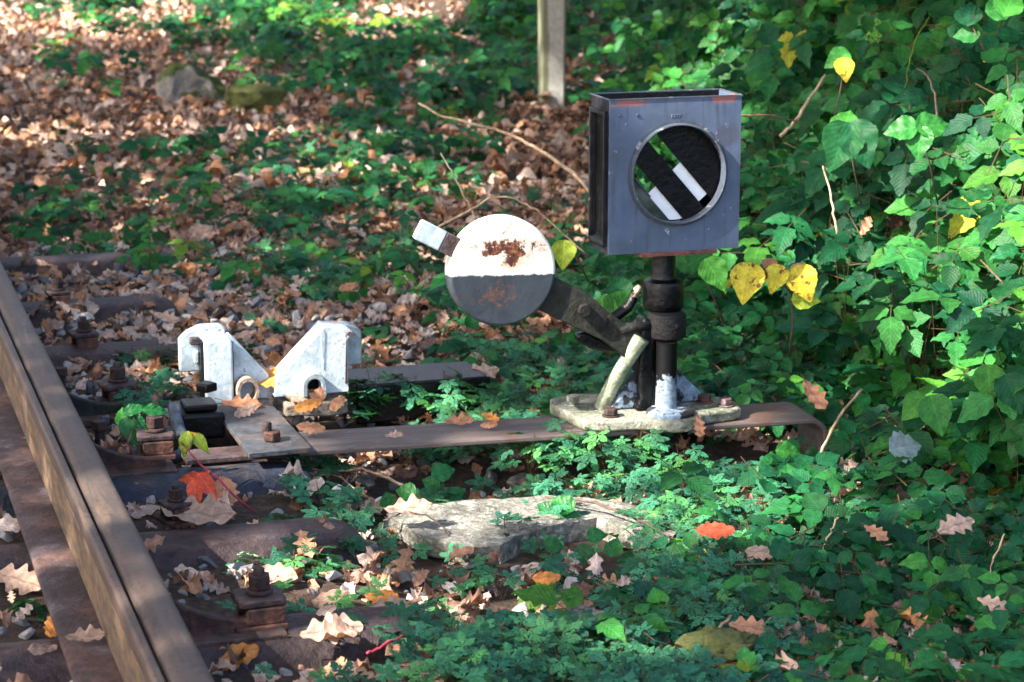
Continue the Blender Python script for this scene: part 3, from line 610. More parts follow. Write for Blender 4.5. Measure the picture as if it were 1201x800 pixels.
def herb_mass(dens, y0, y1, per, size, hmax, gain=1.):
    x, y, z, u, v = candidates(dens, y0, y1); lx, ly = trackmask(x, y)
    hv = look(GH, u, v)/9*clear(x, y); p = gain*hv**1.6*(.3+.95*clump(x, y, 1.9, 7.))
    k = (rng.random(len(x)) < p) & ~((lx < -.92) & (ly < 2.9) & (rng.random(len(x)) < .6)) & ~((np.abs(lx+.3) < .72) & (np.abs(ly+.03) < .16))
    k &= ~((lx < -1.2) & (ly < 3))
    x, y, z, hv = x[k], y[k], z[k], hv[k]; n_ = len(x); idx = np.repeat(np.arange(n_), per); m_ = len(idx)
    a = rng.uniform(0, 2*math.pi, m_); rad = np.abs(rng.normal(0, .05, m_))+.012
    px = x[idx]+np.cos(a)*rad; py = y[idx]+np.sin(a)*rad; pz = terr(px, py)+rng.uniform(.25, 1, m_)*(hmax*(.45+.55*hv[idx]))
    lx2, ly2 = trackmask(px, py)
    ok = ~((np.abs(lx2+.3) < .70) & (np.abs(ly2+.03) < .125)) & ~((lx2 < -.55) & (lx2 > -1.1) & (ly2 > -.15) & (ly2 < .72)); idx, a, px, py, pz = [q[ok] for q in (idx, a, px, py, pz)]; m_ = len(idx)
    P = np.stack([px, py, pz], 1); head = np.stack([np.cos(a)+rng.normal(0, .4, m_), np.sin(a)-.25+rng.normal(0, .4, m_), rng.normal(-.1, .3, m_)], 1)
    nor = np.stack([rng.normal(0, .32, m_), rng.normal(-.2, .32, m_), np.ones(m_)], 1); sc = rng.uniform(*size, m_)
    lv = instance(T_HERB, P, head, nor, sc, np.stack([np.clip(rng.normal(.38, .2, m_)+.25*sn(px, py, 2.4, 2), 0, 1), rng.random(m_)], 1))
    base = np.stack([x[idx], y[idx], z[idx]-.005], 1); st = strips(base, P-unit(head)*sc[:, None]*1.05, np.full(m_, .0009))
    return join(lv, st)
tag(emit('herb_cover', join(herb_mass(400, 3.3, 6.2, 7, (.028, .042), .095), herb_mass(110, 6.2, 14, 7, (.032, .046), .11)), 'herb_leaf'),
    'lacy blue green herb leaves carpeting the ground', 'ground cover', kind='stuff')
# ------------------------------------------------------------------ track
def rail(name, prof_parts, label, y0, y1, x, cat='rail'):
    t = thing(name, label, cat, (x, y0, 0))
    for nm, prof, mat in prof_parts:
        mb = MB(); mb.prism(prof, 0, y1-y0, 'y'); mb.build(nm, mat, t, bevel=.0075 if nm == 'rail_head' else .003, smooth='auto', seg=4)
    return t
HEAD = [(-.0335, .112), (-.0335, .140), (-.023, .1490), (0, .1505), (.023, .1490), (.0335, .140), (.0335, .112), (.008, .100), (-.008, .100)]
WEB = [(-.0075, .024), (-.0075, .102), (.0075, .102), (.0075, .024)]
FOOT = [(-.0625, -.006), (-.0625, .006), (-.012, .024), (.012, .024), (.0625, .006), (.0625, -.006)]
rail('stock_rail', [('rail_head', HEAD, 'rail_top'), ('rail_web', WEB, 'rust'), ('rail_foot', FOOT, 'rust_dark')], 'worn brown steel rail running up the left side beside the point lever', -2.6, 14, -1.4065)
BL_SIDE = [(-.022, .020), (-.022, .118), (-.017, .146), (-.003, .147), (-.003, .020)]
BL_FOOT = [(-.088, .000), (-.088, .014), (-.022, .024), (-.0225, .0), ]
t = rail('tongue_rail', [('blade_head', [(-.020, .112), (-.020, .142), (-.015, .1475), (-.003, .1475), (-.003, .112)], 'rail_top'), ('blade_web', [(-.0195, .016), (-.0195, .1115), (-.003, .1115), (-.003, .016)], 'rail_side'), ('blade_foot', [(-.092, -.004), (-.092, .010), (-.082, .015), (-.003, .0155), (-.003, -.004)], 'rust_purple')],
         'tapering rusty switch tongue with broad flat foot, left of the near rail', -2.6, 3.6, -1.4415)
rail('stock_rail', [('rail_head', HEAD, 'rail_top'), ('rail_web', WEB, 'rust'), ('rail_foot', FOOT, 'rust_dark')], 'opposite steel rail of the track, beyond the left edge of the photo', -2.6, 14, -2.9)
sl_label = ['farthest steel sleeper end, a low rounded hump among leaves at the far left', 'second farthest steel sleeper end, long rounded hump half hidden by tan leaves', 'steel sleeper end just behind the white lock covers, mostly in leaves', 'steel sleeper carrying the far lock cover and farther clamp', 'blue black steel sleeper end in front of the dark cover plate', 'purple brown steel sleeper with a worn rounded end above the herbs', 'nearest visible steel sleeper with a pale leaf on it at the bottom edge', 'steel sleeper just below the bottom edge of the photo']
def sleeper(y, label, mat, x1=-.86, dz=0):
    t = thing('steel_sleeper', label, 'sleeper', (0, y, 0), group='steel sleepers under the rails')
    # trough section swept along x, end pressed down and rounded
    sec = [(-.135, -.13), (-.105, -.062), (-.075, -.034), (-.04, -.027), (.04, -.027), (.075, -.034), (.105, -.062), (.135, -.13)]
    st = [(-3.5, 1, 0)]+[(x1-.10+.0*k, 1, 0) for k in (0,)]+[(x1-.10+.105*math.sin(a), 1-.18*(1-math.cos(a)), -.045*(1-math.cos(a))**1.2) for a in np.linspace(.25, 1.45, 7)]+[(x1+.012, .74, -.085), (x1+.016, .66, -.13)]
    mb = MB(); vs_ = []; k = len(sec)
    for sx, sw, dz_ in st:
        for (yy, zz) in sec: vs_.append((sx, yy*sw, max(zz+dz_, -.14)+dz))
    fs = [(i*k+q, i*k+q+1, (i+1)*k+q+1, (i+1)*k+q) for i in range(len(st)-1) for q in range(k-1)]
    fs.append(tuple(range(k))); fs.append(tuple((len(st)-1)*k+q for q in range(k)))
    mb.add(vs_, fs); mb.build('trough', mat, t, smooth='auto'); return t
for i, y in enumerate(SLEEP_Y): sleeper(y, sl_label[i], 'sleeper_black' if i == 4 else 'sleeper_steel', x1=-.86 if i != 3 else -1.1, dz=(.012 if i in (0, 1, 2) else 0))
# rib plates and clamps
def clamp(x, y, label, rz=0, s=1.):
    t = thing('rail_clamp', label, 'rail clamp', (x, y, -.027), rz, group='rusty bolted clamps beside the rail')
    mb = MB(); mb.box(-.055, .04, -.05, .05, .0, .012); mb.box(-.032, .036, -.044, -.022, .012, .042); mb.box(-.032, .036, .022, .044, .012, .042); mb.build('base_lug', 'rust', t, bevel=.003, smooth='auto')
    mb = MB(); mb.prism([(-.045, -.030), (-.038, -.041), (.034, -.041), (.041, -.032), (.041, .032), (.034, .041), (-.038, .041), (-.045, .030)], .0425, .057); mb.build('clamp_plate', 'rust_purple', t, bevel=.004, smooth='auto')
    mb = MB(); mb.lathe([(.024, .0575), (.025, .062), (.0235, .066)], 24); hexnut(mb, 0, 0, .0665, .0215, .026, .3); nb = mb.build('nut', 'rust', t, bevel=.002, smooth='auto')
    mb = MB(); mb.lathe([(.0105, .093), (.0105, .102), (.008, .105)], 14); mb.build('bolt_end', 'rust_dark', nb)
    for c_ in t.children: c_.scale = (s, s, s)
    return t
clamp(-1.195, .60, 'farthest of the large bolted rail clamps, square rusty nut on a forked plate', .1)
clamp(-1.18, .10, 'rusty bolted rail clamp beside the green seedling, below the black hook', -.05)
clamp(-1.175, -1.07, 'nearest rusty bolted rail clamp with pale lichen, in front of the purple sleeper', .05)
clamp(-1.2, 1.24, 'small dark rail clamp far up the rail among tan leaves', .1, .85)
clamp(-1.2, 1.85, 'smallest and farthest dark rail clamp beside the rail', .1, .8)
clamp(-1.215, -.40, 'low worn clamp half buried beside the rail behind the red creeper', .3, .7)
# curved bracing ribs between rail and clamps
def brace(x0_, y, label, mat, h=.05, ln=.17):
    t = thing('rail_brace', label, 'brace', (x0_, y, -.03), group='curved cast braces against the rail')
    prof = [(0, 0), (0, h*1.6)]+[(ln*k/8, h*(.55+1.05*(1-k/8)**2.4)) for k in range(1, 9)]+[(ln, 0)]
    mb = MB(); mb.prism(prof, -.012, .012, 'y'); mb.build('rib', mat, t, bevel=.004, smooth='auto')
    mb = MB(); mb.box(-.01, ln+.02, -.05, .05, -.012, .008); mb.build('rib_base', 'rust_dark', t, bevel=.003, smooth='auto'); return t
brace(-1.36, .50, 'curved mossy olive cast brace between rail and farthest bolted clamp', 'arm_grey', .055)
brace(-1.345, .0, 'dark red rusty brace with a scooped edge beside the seedling', 'rust', .05)
brace(-1.33, -1.10, 'rust brown brace against the rail beside the nearest clamp', 'rust', .045)
# small upright stubs of slide chairs
for x, y, lb in ((-1.315, .78, 'short rusty upright bolt beside the rail, farther of two'), (-1.29, .22, 'short rusty upright bolt beside the rail, nearer of two')):
    t = thing('chair_bolt', lb, 'bolt', (x, y, -.04), group='short bolts beside the rail')
    mb = MB(); mb.lathe([(.012, 0), (.012, .05)], 12); mb.build('shank', 'rust_dark', t, smooth='auto')
    mb = MB(); hexnut(mb, 0, 0, .0505, .019, .022, .2); mb.build('bolt_head', 'rust', t, bevel=.002, smooth='auto')
# long bearer with bent end
def bearer():
    t = thing('bearer_plate', 'long rusty steel bar under the signal stand, bent down at its right end', 'steel bar', (0, 0, 0), -.065)
    r_ = .045; top = [(-.88, 0)]+[(x, 0) for x in (-.5, -.1, .2)]+[(.33+r_*math.sin(a), -r_*(1-math.cos(a))) for a in np.linspace(0, math.pi/2, 8)]+[(.376, -.20)]
    th = .012; inn = [(-.88, -th), (-.5, -th), (-.1, -th), (.2, -th)]+[(.33+(r_-th)*math.sin(a), -r_+(r_-th)*math.cos(a)) for a in np.linspace(0, math.pi/2, 8)]+[(.376-th, -.20)]
    mb = MB(); mb.prism(top+inn[::-1], -.118, .055, 'y'); o = mb.build('bar', 'bearer_steel', t, bevel=.003, smooth='auto')
    return t
bearer()
t = thing('rear_bearer', 'nearly black steel beam lying behind the lacy herbs between lock covers and stand', 'steel beam', (0, 0, 0))
mb = MB(); mb.prism([(-.62, -.10), (-.62, .0), (-.28, .0), (-.27, -.01), (-.27, -.10)], .50, .68, 'y'); mb.build('beam', 'cast_black', t, bevel=.006, smooth='auto', rough=.002, sub=2)
# cover plate with bolt
t = thing('cover_plate', 'dark square steel plate with one rusty bolt, left end of the long bar', 'plate', (0, 0, 0))
mb = MB(); mb.prism([(-1.005, -.092), (-.862, -.085), (-.868, .30), (-.948, .395), (-1.005, .33)], .002, .014); mb.build('plate', 'plate_steel', t, bevel=.0015, smooth='auto')
mb = MB(); hexnut(mb, -.935, -.005, .0145, .021, .022, .4); nb = mb.build('nut', 'rust', t, bevel=.003, smooth='auto', rough=.002)
mb = MB(); mb.lathe([(.012, .036), (.012, .052), (.009, .056)], 14, Matrix.Translation((-.945, .006, 0))); mb.build('bolt_end', 'rust_dark', nb, rough=.001, smooth='auto')
# lower flange of the double sleeper under the plate
t = thing('tie_plate', 'flat rusty strip between the blue black sleeper and the cover plate', 'plate', (0, 0, 0))
mb = MB(); mb.prism([(-1.13, -.015), (-.84, -.015), (-.84, .075), (-1.13, .075)], -.024, -.012); mb.build('strip', 'rust_purple', t, bevel=.002, smooth='auto')
# ---------------------------------------------------------------- lock covers
def cover_left():
    t = thing('lock_cover', 'left white metal lock cover, tall boxy front and a slope falling to the right', 'lock cover', (0, .50, 0), group='white switch lock covers')
    mb = MB(); mb.prism([(-.948, -.012), (-.948, .150), (-.940, .160), (-.925, .145), (-.842, .046), (-.842, -.012)], -.012, .0, 'y'); mb.build('gusset', 'white_paint_worn', t, bevel=.003, smooth='auto')
    mb = MB(); mb.prism([(-1.000, -.012), (-1.000, .138), (-.994, .146), (-.944, .150), (-.934, .142), (-.934, -.012)], -.036, .04, 'y'); mb.build('front_box', 'white_paint', t, bevel=.009, smooth='auto', seg=4)
    mb = MB(); mb.prism([(-.9335, .0), (-.929, .0), (-.930, .138), (-.9335, .140)], -.020, -.0125, 'y'); mb.build('rust_seam', 'rust', t)
    mb = MB(); mb.prism([(-1.008, .0), (-1.0005, .0), (-1.0005, .139), (-1.008, .136)], -.012, .0195, 'y'); mb.build('gap_shade_strip', 'cast_black', t)  # black strip standing for the shadowed gap left of the front box
    mb = MB(); mb.prism([(-1.054, .060), (-1.054, .142), (-1.035, .160), (-1.002, .174), (-.955, .174), (-.94, .165), (-.94, .06)], .02, .045, 'y'); mb.build('back_flange', 'white_paint_worn', t, bevel=.004, smooth='auto')
    mb = MB(); mb.box(-1.030, -1.006, -.0, .0195, .130, .148); mb.build('latch', 'rust_purple', t, bevel=.003, smooth='auto'); mb = MB(); mb.box(-1.020, -1.009, .012, .0195, .082, .112); mb.build('latch_bar', 'white_paint_worn', t, bevel=.002, smooth='auto')
    M_ = Matrix.Translation((-.902, 0, .018)) @ Matrix.Rotation(math.pi/2, 4, 'X')
    mb = MB(); ring = []
    for k in range(20):
        a = 2*math.pi*k/20; ring.append((math.cos(a), math.sin(a)))
    vs_ = [(x*r_*.9, y*r_*1.15, z) for r_, z in ((.030, -.012), (.030, .055), (.022, .055), (.022, -.0)) for x, y in ring]
    fs = [(j*20+i, j*20+(i+1) % 20, (j+1)*20+(i+1) % 20, (j+1)*20+i) for j in range(3) for i in range(20)]+[tuple(60+i for i in range(20))]
    mb.add(vs_, fs, M_); mb.build('pipe_socket', 'pipe_rust', t, smooth='auto')
    mb = MB(); mb.prism([(-.995, -.05), (-.84, -.035), (-.845, .05), (-.99, .05)], -.03, -.0135); mb.build('mortar_bed', 'cement', t, bevel=.004, smooth='auto', rough=.004, sub=3)
    return t
cover_left()
def cover_right():
    t = thing('lock_cover', 'right white metal lock cover with an arched hole and a slope falling to the left', 'lock cover', (0, .50, 0), group='white switch lock covers')
    # front skin with arched opening, built from strips around the arch
    out = [(-.835, .0), (-.828, .042), (-.722, .150), (-.708, .166), (-.650, .158), (-.640, .150), (-.646, .138), (-.652, .134), (-.652, .0)]
    cx, cz, rw = -.742, .026, .0175
    arch = [(cx-rw, .0), (cx-rw, cz)]+[(cx+rw*math.cos(a), cz+rw*math.sin(a)) for a in np.linspace(math.pi, 0, 9)]+[(cx+rw, .0)]
    mb = MB(); mb.prism(out+arch[::-1], -.05, -.044, 'y'); mb.build('front_skin', 'white_paint', t, smooth='auto')
    mb = MB(); mb.prism([(-.833, .002), (-.826, .042), (-.722, .1485), (-.708, .164), (-.652, .156), (-.654, .002)], -.008, .006, 'y'); mb.build('core', 'lantern_black', t)
    o2 = [(-.835, -.0), (-.828, .042), (-.722, .150), (-.708, .166), (-.650, .158), (-.640, .150), (-.646, .138), (-.652, .134), (-.652, .0)]
    mb = MB()
    for (a, b_) in zip(o2[:-1], o2[1:]): mb.add([(a[0], -.0445, a[1]), (b_[0], -.0445, b_[1]), (b_[0], .03, b_[1]), (a[0], .03, a[1]), (a[0], -.0445, a[1]-.003), (b_[0], -.0445, b_[1]-.003), (b_[0], .03, b_[1]-.003), (a[0], .03, a[1]-.003)], [(0, 1, 2, 3), (4, 5, 6, 7), (0, 1, 5, 4), (2, 3, 7, 6)])
    mb.build('side_skin', 'white_paint', t)
    arch2 = [(cx+(rw+.012)*math.cos(a), cz+(rw+.014)*math.sin(a)) for a in np.linspace(math.pi, 0, 9)]
    pr = [(cx-rw-.012, .0)]+arch2+[(cx+rw+.012, 0.)]+[(cx+rw, .0)]+[(cx+rw*math.cos(a), cz+rw*math.sin(a)) for a in np.linspace(0, math.pi, 9)]+[(cx-rw, 0)]
    mb = MB(); mb.prism(pr, -.078, -.0502, 'y'); mb.build('arch_hood', 'white_paint_worn', t, bevel=.002, smooth='auto')
    mb = MB(); mb.prism([(-.7145, .060), (-.719, .147), (-.711, .159), (-.708, .147), (-.7125, .060)], -.0512, -.0502, 'y'); mb.build('fold_line', 'white_paint_worn', t)
    mb = MB(); mb.prism([(-.660, .02), (-.6535, .02), (-.6535, .132), (-.6555, .132)], -.0513, -.0503, 'y'); mb.build('rust_seam', 'rust', t)
    mb = MB(); mb.prism([(-.655, .052), (-.655, .150), (-.642, .158), (-.618, .152), (-.604, .138), (-.604, .055)], .0, .05, 'y'); mb.build('back_flange', 'white_paint_worn', t, bevel=.004, smooth='auto')
    mb = MB(); mb.lathe([(.006, 0), (.006, .008)], 10, Matrix.Translation((-.648, -.056, .146)) @ Matrix.Rotation(math.pi/2, 4, 'X')); mb.build('rivet', 'rust_purple', t)
    mb = MB(); mb.prism([(-.815, -.072), (-.765, -.082), (-.70, -.08), (-.655, -.07), (-.645, .05), (-.82, .05)], -.05, -.016); mb.build('mortar_bed', 'cement', t, bevel=.004, smooth='auto', rough=.005, sub=3)
    return t
cover_right()
# ---------------------------------------------------------------- lock block and hook
surf('rod_grey', (.09, .11, .14), (.05, .06, .075), (.2, .2, .2), 14, 60, rough=(.3, .5), bd=.001)
t = thing('lock_block', 'greasy black metal block under the left white cover', 'metal block', (-1.06, .26, -.03))
mb = MB(); mb.box(-.045, .06, -.05, .10, .0, .062); mb.build('body', 'lantern_black', t, bevel=.008, smooth='auto', rough=.004, sub=2)
mb = MB(); mb.box(-.03, .045, -.03, .05, .063, .078); mb.prism([(.0, .0), (.03, .03), (.05, -.01), (.02, -.03)], .1045, .125); mb.build('catch', 'lantern_black', t, bevel=.004, smooth='auto')
t = thing('hook_rod', 'thick black iron rod curving down like a hook beside the left white cover', 'rod', (0, 0, 0))
mb = MB(); mb.tube([(-1.115, .24, .045), (-1.118, .20, .035), (-1.117, .165, .01), (-1.105, .13, -.012), (-1.118, .10, -.028), (-1.15, .085, -.035), (-1.20, .075, -.036)], [.014, .0145, .015, .015, .0145, .014, .014], 14); mb.build('rod', 'rod_grey', t, smooth=True)

# ---------------------------------------------------------------- switch stand
ST = thing('switch_stand', 'black cast iron switch stand with a round white and grey counterweight on its lever', 'switch stand', (0, 0, 0))
bp = [(-.235, .13), (-.250, .085), (-.238, -.03), (-.225, -.085), (-.19, -.112), (-.12, -.120), (-.085, -.128), (-.062, -.150), (-.035, -.168), (.0, -.172), (.032, -.160), (.050, -.135), (.062, -.118), (.14, -.105), (.165, -.09), (.172, -.04), (.160, .02), (.10, .05), (.05, .11), (.0, .14), (-.08, .135), (-.17, .16)]
mb = MB(); mb.prism(bp, .0015, .028); base = mb.build('base_plate', 'lichen_white', ST, bevel=.006, smooth='auto', seg=3)
mb = MB(); mb.lathe([(.056, .0285), (.056, .036), (.05, .040), (.03, .041)], 28, Matrix.Translation((-.015, -.095, 0))); mb.build('boss', 'blue_flaked', base, smooth='auto')
for (x, y, mt) in ((-.205, .05, 'lichen_white'), (-.155, -.075, 'rust'), (.10, -.02, 'rust'), (.135, -.065, 'rust_purple')):
    mb = MB(); mb.lathe([(.021, .0285), (.021, .032)], 18, Matrix.Translation((x, y, 0))); hexnut(mb, x, y, .0325, .0165, .015, x*9); mb.build('base_bolt', mt, base, bevel=.002, smooth='auto')
mb = MB(); mb.lathe([(.058, .0285), (.050, .05), (.042, .09), (.038, .14), (.038, .195)], 32, Matrix.Translation((-.030, -.0, 0))); mb.build('core_column', 'cast_black', ST, smooth='auto')
mb = MB(); mb.prism([(-.050, .029), (-.042, .06), (-.038, .12), (-.036, .24), (-.068, .25), (-.076, .20), (-.078, .12), (-.074, .06), (-.086, .029)], -.055, -.0, 'y'); mb.build('front_rib', 'cast_black', ST, bevel=.008, smooth='auto', seg=3)
mb = MB(); mb.prism([(-.14, .029), (-.125, .05), (-.065, .135), (-.035, .16), (-.035, .029)], -.028, -.004, 'y'); mb.prism([(.03, .029), (.03, .12), (.06, .085), (.10, .048), (.115, .029)], -.010, .014, 'y'); mb.build('gusset', 'blue_flaked', ST, bevel=.006, smooth='auto')
def pipe_mat():
    m, n, l, b = newmat('pipe_flaked'); tc = n.new('ShaderNodeTexCoord'); s = n.new('ShaderNodeSeparateXYZ'); l.new(tc.outputs['Object'], s.inputs[0])
    g = noise_(n, l, 28, 5, .7); f = noise_(n, l, 80, 4, .7)
    k = mathn(n, l, 'ADD', mathn(n, l, 'MULTIPLY', s.outputs[2], 4.5), g)
    bc = mixc(n, l, step(n, l, f, .4, .6), (.14, .19, .25), (.27, .32, .36))
    l.new(mixc(n, l, step(n, l, k, .93, .98), bc, (.004, .004, .005)), b.inputs['Base Color']); b.inputs['Roughness'].default_value = .4; b.inputs['Specular IOR Level'].default_value = .25; bump(n, l, f, b, .002, .6)
pipe_mat()
mb = MB(); mb.lathe([(.0255, .0405), (.0245, .06), (.024, .12), (.0245, .195)], 26, Matrix.Translation((-.019, -.075, 0))); mb.build('front_pipe', 'pipe_flaked', ST, smooth='auto')
mb = MB(); mb.lathe([(.036, .196), (.043, .201), (.0445, .209), (.0445, .252), (.041, .258)], 40, Matrix.Translation((-.008, -.045, 0))); cl = mb.build('collar', 'cast_matt', ST, smooth='auto', bevel=.002)
mb = MB(); mb.lathe([(.007, 0), (.007, .006), (.004, .008)], 14, Matrix.Translation((.0, -.0885, .233)) @ Matrix.Rotation(math.pi/2, 4, 'X')); mb.build('rivet', 'cast_matt', cl, smooth='auto')
mb = MB(); mb.lathe([(.043, .2585), (.0475, .264), (.0485, .28), (.0475, .300), (.048, .318), (.045, .326), (.036, .330), (.031, .333), (.028, .345), (.027, .40)], 40, Matrix.Translation((-.004, -.01, 0))); mb.build('upper_post', 'cast_black', ST, smooth='auto')
mb = MB(); mb.tube([(-.150, -.0, .028), (-.133, -.014, .08), (-.113, -.032, .13), (-.092, -.050, .175), (-.076, -.06, .205)], [.019, .018, .0175, .019, .020], 18); mb.build('strut', 'green_white', ST, smooth=True)
# fork of the lever: tube and hook bar
mb = MB(); mb.tube([(-.125, -.045, .224), (-.09, -.05, .229), (-.04, -.045, .231)], [.013, .0125, .0125], 14); mb.build('fork_tube', 'cast_matt', ST, smooth=True)
mb = MB(); mb.tube([(-.150, .0, .222), (-.12, .0, .245), (-.088, .0, .266), (-.076, .0, .285), (-.070, .0, .306)], [.013, .013, .013, .011, .009], 10); mb.build('hook_bar', 'cast_black', ST, smooth=True)
mb = MB(); mb.tube([(-.072, -.006, .29), (-.068, -.004, .308), (-.058, .0, .313)], [.010, .009, .007], 8); mb.build('hook_tip', 'pipe_rust', ST, smooth=True)
# lever arm, its own plane slightly forward
LA = Vector((-.082, 0, .202)); LD = Vector((-.512, 0, .278)).normalized(); LN = Vector((-LD.z, 0, LD.x))
if LN.z < 0: LN = -LN
def lp(a, b_): p = LA+LD*a+LN*b_; return (p.x, p.z)
mb = MB(); mb.prism([lp(-.02, -.045), lp(-.005, -.055), lp(.08, -.040), lp(.16, -.042), lp(.30, -.042), lp(.30, .041), lp(.160, .041), lp(.10, .026), lp(.05, .018), lp(-.01, .012)], -.055, -.033, 'y'); arm = mb.build('lever_arm', 'arm_grey', ST, bevel=.003, smooth='auto')
c = lp(.155, .004)
mb = MB(); M_ = Matrix.Translation((c[0], -.0555, c[1])) @ Matrix.Rotation(math.pi/2, 4, 'X'); mb.prism([(.0175*math.cos(k*math.pi/3+.2), .0175*math.sin(k*math.pi/3+.2)) for k in range(6)], .0, .014, M=M_); mb.build('arm_bolt', 'cast_matt', arm, bevel=.003, smooth='auto')
c = lp(.105, -.006)
mb = MB(); mb.lathe([(.020, 0), (.020, .004), (.016, .007)], 22, Matrix.Translation((c[0], -.0555, c[1])) @ Matrix.Rotation(math.pi/2, 4, 'X')); mb.build('pivot_cap', 'cast_matt', arm, smooth='auto')
mb = MB(); mb.prism([lp(.12, -.04), lp(.135, -.055), lp(.125, -.068), lp(.09, -.070), lp(.05, -.062), lp(.02, -.05), lp(.03, -.04)], -.042, -.012, 'y'); mb.build('stop_lug', 'cast_black', ST, bevel=.006, smooth='auto')
DC = (-.411, .380)
mb = MB(); M_ = Matrix.Translation((DC[0], -.062, DC[1])) @ Matrix.Rotation(math.pi/2, 4, 'X'); mb.lathe([(.114, -.052), (.123, -.046), (.1245, -.040), (.1245, -.0035), (.1237, -.0005), (.1215, .0018), (.1185, .0025), (.117, .0025), (.05, .0025)], 72, M_); dsc = mb.build('counterweight', 'disc_paint', ST, smooth='auto')
mb = MB(); mb.prism([lp(.532, -.0235), lp(.592, -.0235), lp(.596, -.020), lp(.596, .020), lp(.592, .0235), lp(.532, .0235)], -.058, -.038, 'y'); hd = mb.build('handle', 'white_paint', ST, bevel=.003, smooth='auto')
mb = MB(); mb.prism([lp(.38, -.0235), lp(.5315, -.0235), lp(.5315, .0235), lp(.38, .0235)], -.058, -.038, 'y'); mb.build('handle_neck', 'rust_purple', ST, bevel=.003, smooth='auto')

# ---------------------------------------------------------------- lantern
LT = thing('signal_lantern', 'weathered blue grey box lantern with a round glazed opening, on top of the black post', 'lantern', (0, 0, 0))
X0, X1, Y0, Y1, Z0, Z1 = -.161, .159, -.065, .065, .405, .757; CX, CZ, RR = .006, .584, .112
def plate_hole(mb, ya, yb, x0_=X0, x1=X1, z0=Z0, z1=Z1, r_=RR, n_=64):
    ang = [2*math.pi*k/n_ for k in range(n_)]; outer = []
    for a in ang:
        dx, dz = math.cos(a), math.sin(a); t_ = min(((x1-CX)/dx if dx > 0 else (x0_-CX)/dx) if abs(dx) > 1e-9 else 9, ((z1-CZ)/dz if dz > 0 else (z0-CZ)/dz) if abs(dz) > 1e-9 else 9); outer.append((CX+dx*t_, CZ+dz*t_))
    inner = [(CX+r_*math.cos(a), CZ+r_*math.sin(a)) for a in ang]
    # snap nearest samples to the corners
    for cx_, cz_ in ((x0_, z0), (x1, z0), (x1, z1), (x0_, z1)):
        k = min(range(n_), key=lambda i: (outer[i][0]-cx_)**2+(outer[i][1]-cz_)**2); outer[k] = (cx_, cz_)
    vs_ = [(x, y, z) for y in (ya, yb) for x, z in outer+inner]; q = 2*n_; fs = []
    for i in range(n_):
        j = (i+1) % n_; fs += [(i, j, n_+j, n_+i), (q+i, q+j, q+n_+j, q+n_+i), (i, j, q+j, q+i), (n_+i, n_+j, q+n_+j, q+n_+i)]
    return mb.add(vs_, fs)
mb = MB(); plate_hole(mb, Y0, Y0+.004); fp = mb.build('front_panel', 'lantern_paint', LT)
mb = MB(); plate_hole(mb, Y1-.004, Y1); mb.build('back_panel', 'lantern_black', LT)
mb = MB(); mb.box(X1-.004, X1, Y0+.0045, Y1-.0045, Z0, Z1); mb.build('side_panel', 'lantern_paint', LT)
# left side: frame around a tall window
mb = MB(); xl = X0
mb.box(xl, xl+.004, Y0+.0045, Y0+.022, Z0, Z1); mb.box(xl, xl+.004, Y1-.022, Y1-.0045, Z0, Z1); mb.box(xl, xl+.004, Y0+.022, Y1-.022, Z0, Z0+.03); mb.box(xl, xl+.004, Y0+.022, Y1-.022, Z1-.035, Z1); sp_ = mb.build('side_panel', 'lantern_side', LT)
mb = MB()
for a in ((Y0+.014, Y0+.022, Z0+.018, Z1-.026), (Y1-.022, Y1-.014, Z0+.018, Z1-.026), (Y0+.0222, Y1-.0222, Z0+.018, Z0+.028), (Y0+.0222, Y1-.0222, Z1-.036, Z1-.026)): mb.box(xl-.009, xl-.0003, a[0], a[1], a[2], a[3])
mb.build('window_frame', 'lantern_side', sp_, bevel=.001)
mb = MB(); mb.box(xl+.005, xl+.007, Y0+.018, Y1-.018, Z0+.025, Z1-.03); mb.build('dark_pane', 'lantern_black', sp_)
mb = MB(); mb.box(X0+.0045, X1-.0045, Y0+.0045, Y1-.0045, Z1-.018, Z1-.015); mb.build('lid', 'lantern_black', LT)
mb = MB(); mb.box(X0+.0045, X1-.0045, Y0+.0045, Y1-.0045, Z0, Z0+.004); mb.build('floor_plate', 'lantern_black', LT)
mb = MB(); mb.box(-.085, .105, -.068, .055, Z0-.010, Z0-.0005); mb.build('mount_plate', 'rust_red', LT, bevel=.001)
mb = MB(); e = .0022
for a in ((X0-e, X1+e, Y0-e, Y0+.0015), (X0-e, X1+e, Y1-.0015, Y1+e), (X0-e, X0+.0015, Y0+.002, Y1-.002), (X1-.0015, X1+e, Y0+.002, Y1-.002)): mb.box(a[0], a[1], a[2], a[3], Z1+.0003, Z1+.003)
mb.build('top_rim', 'lantern_edge', LT)
MR = Matrix.Translation((CX, Y0, CZ)) @ Matrix.Rotation(math.pi/2, 4, 'X')
mb = MB(); vs_ = []; fs = []; prof = [(RR-.001, -.014), (RR-.001, .010), (RR+.001, .0118), (RR+.004, .0105), (RR+.0045, .0005), (RR+.011, .0003)]; n_ = 80
for i in range(n_):
    a = 2*math.pi*i/n_
    for r_, z in prof: vs_.append((r_*math.cos(a), r_*math.sin(a), z))
k = len(prof)
for i in range(n_):
    j = (i+1) % n_
    for q in range(k-1): fs.append((i*k+q, j*k+q, j*k+q+1, i*k+q+1))
mb.add(vs_, fs, MR); mb.build('lens_ring', 'ring_paint' if 'ring_paint' in MATS else 'lantern_edge', LT, smooth='auto')
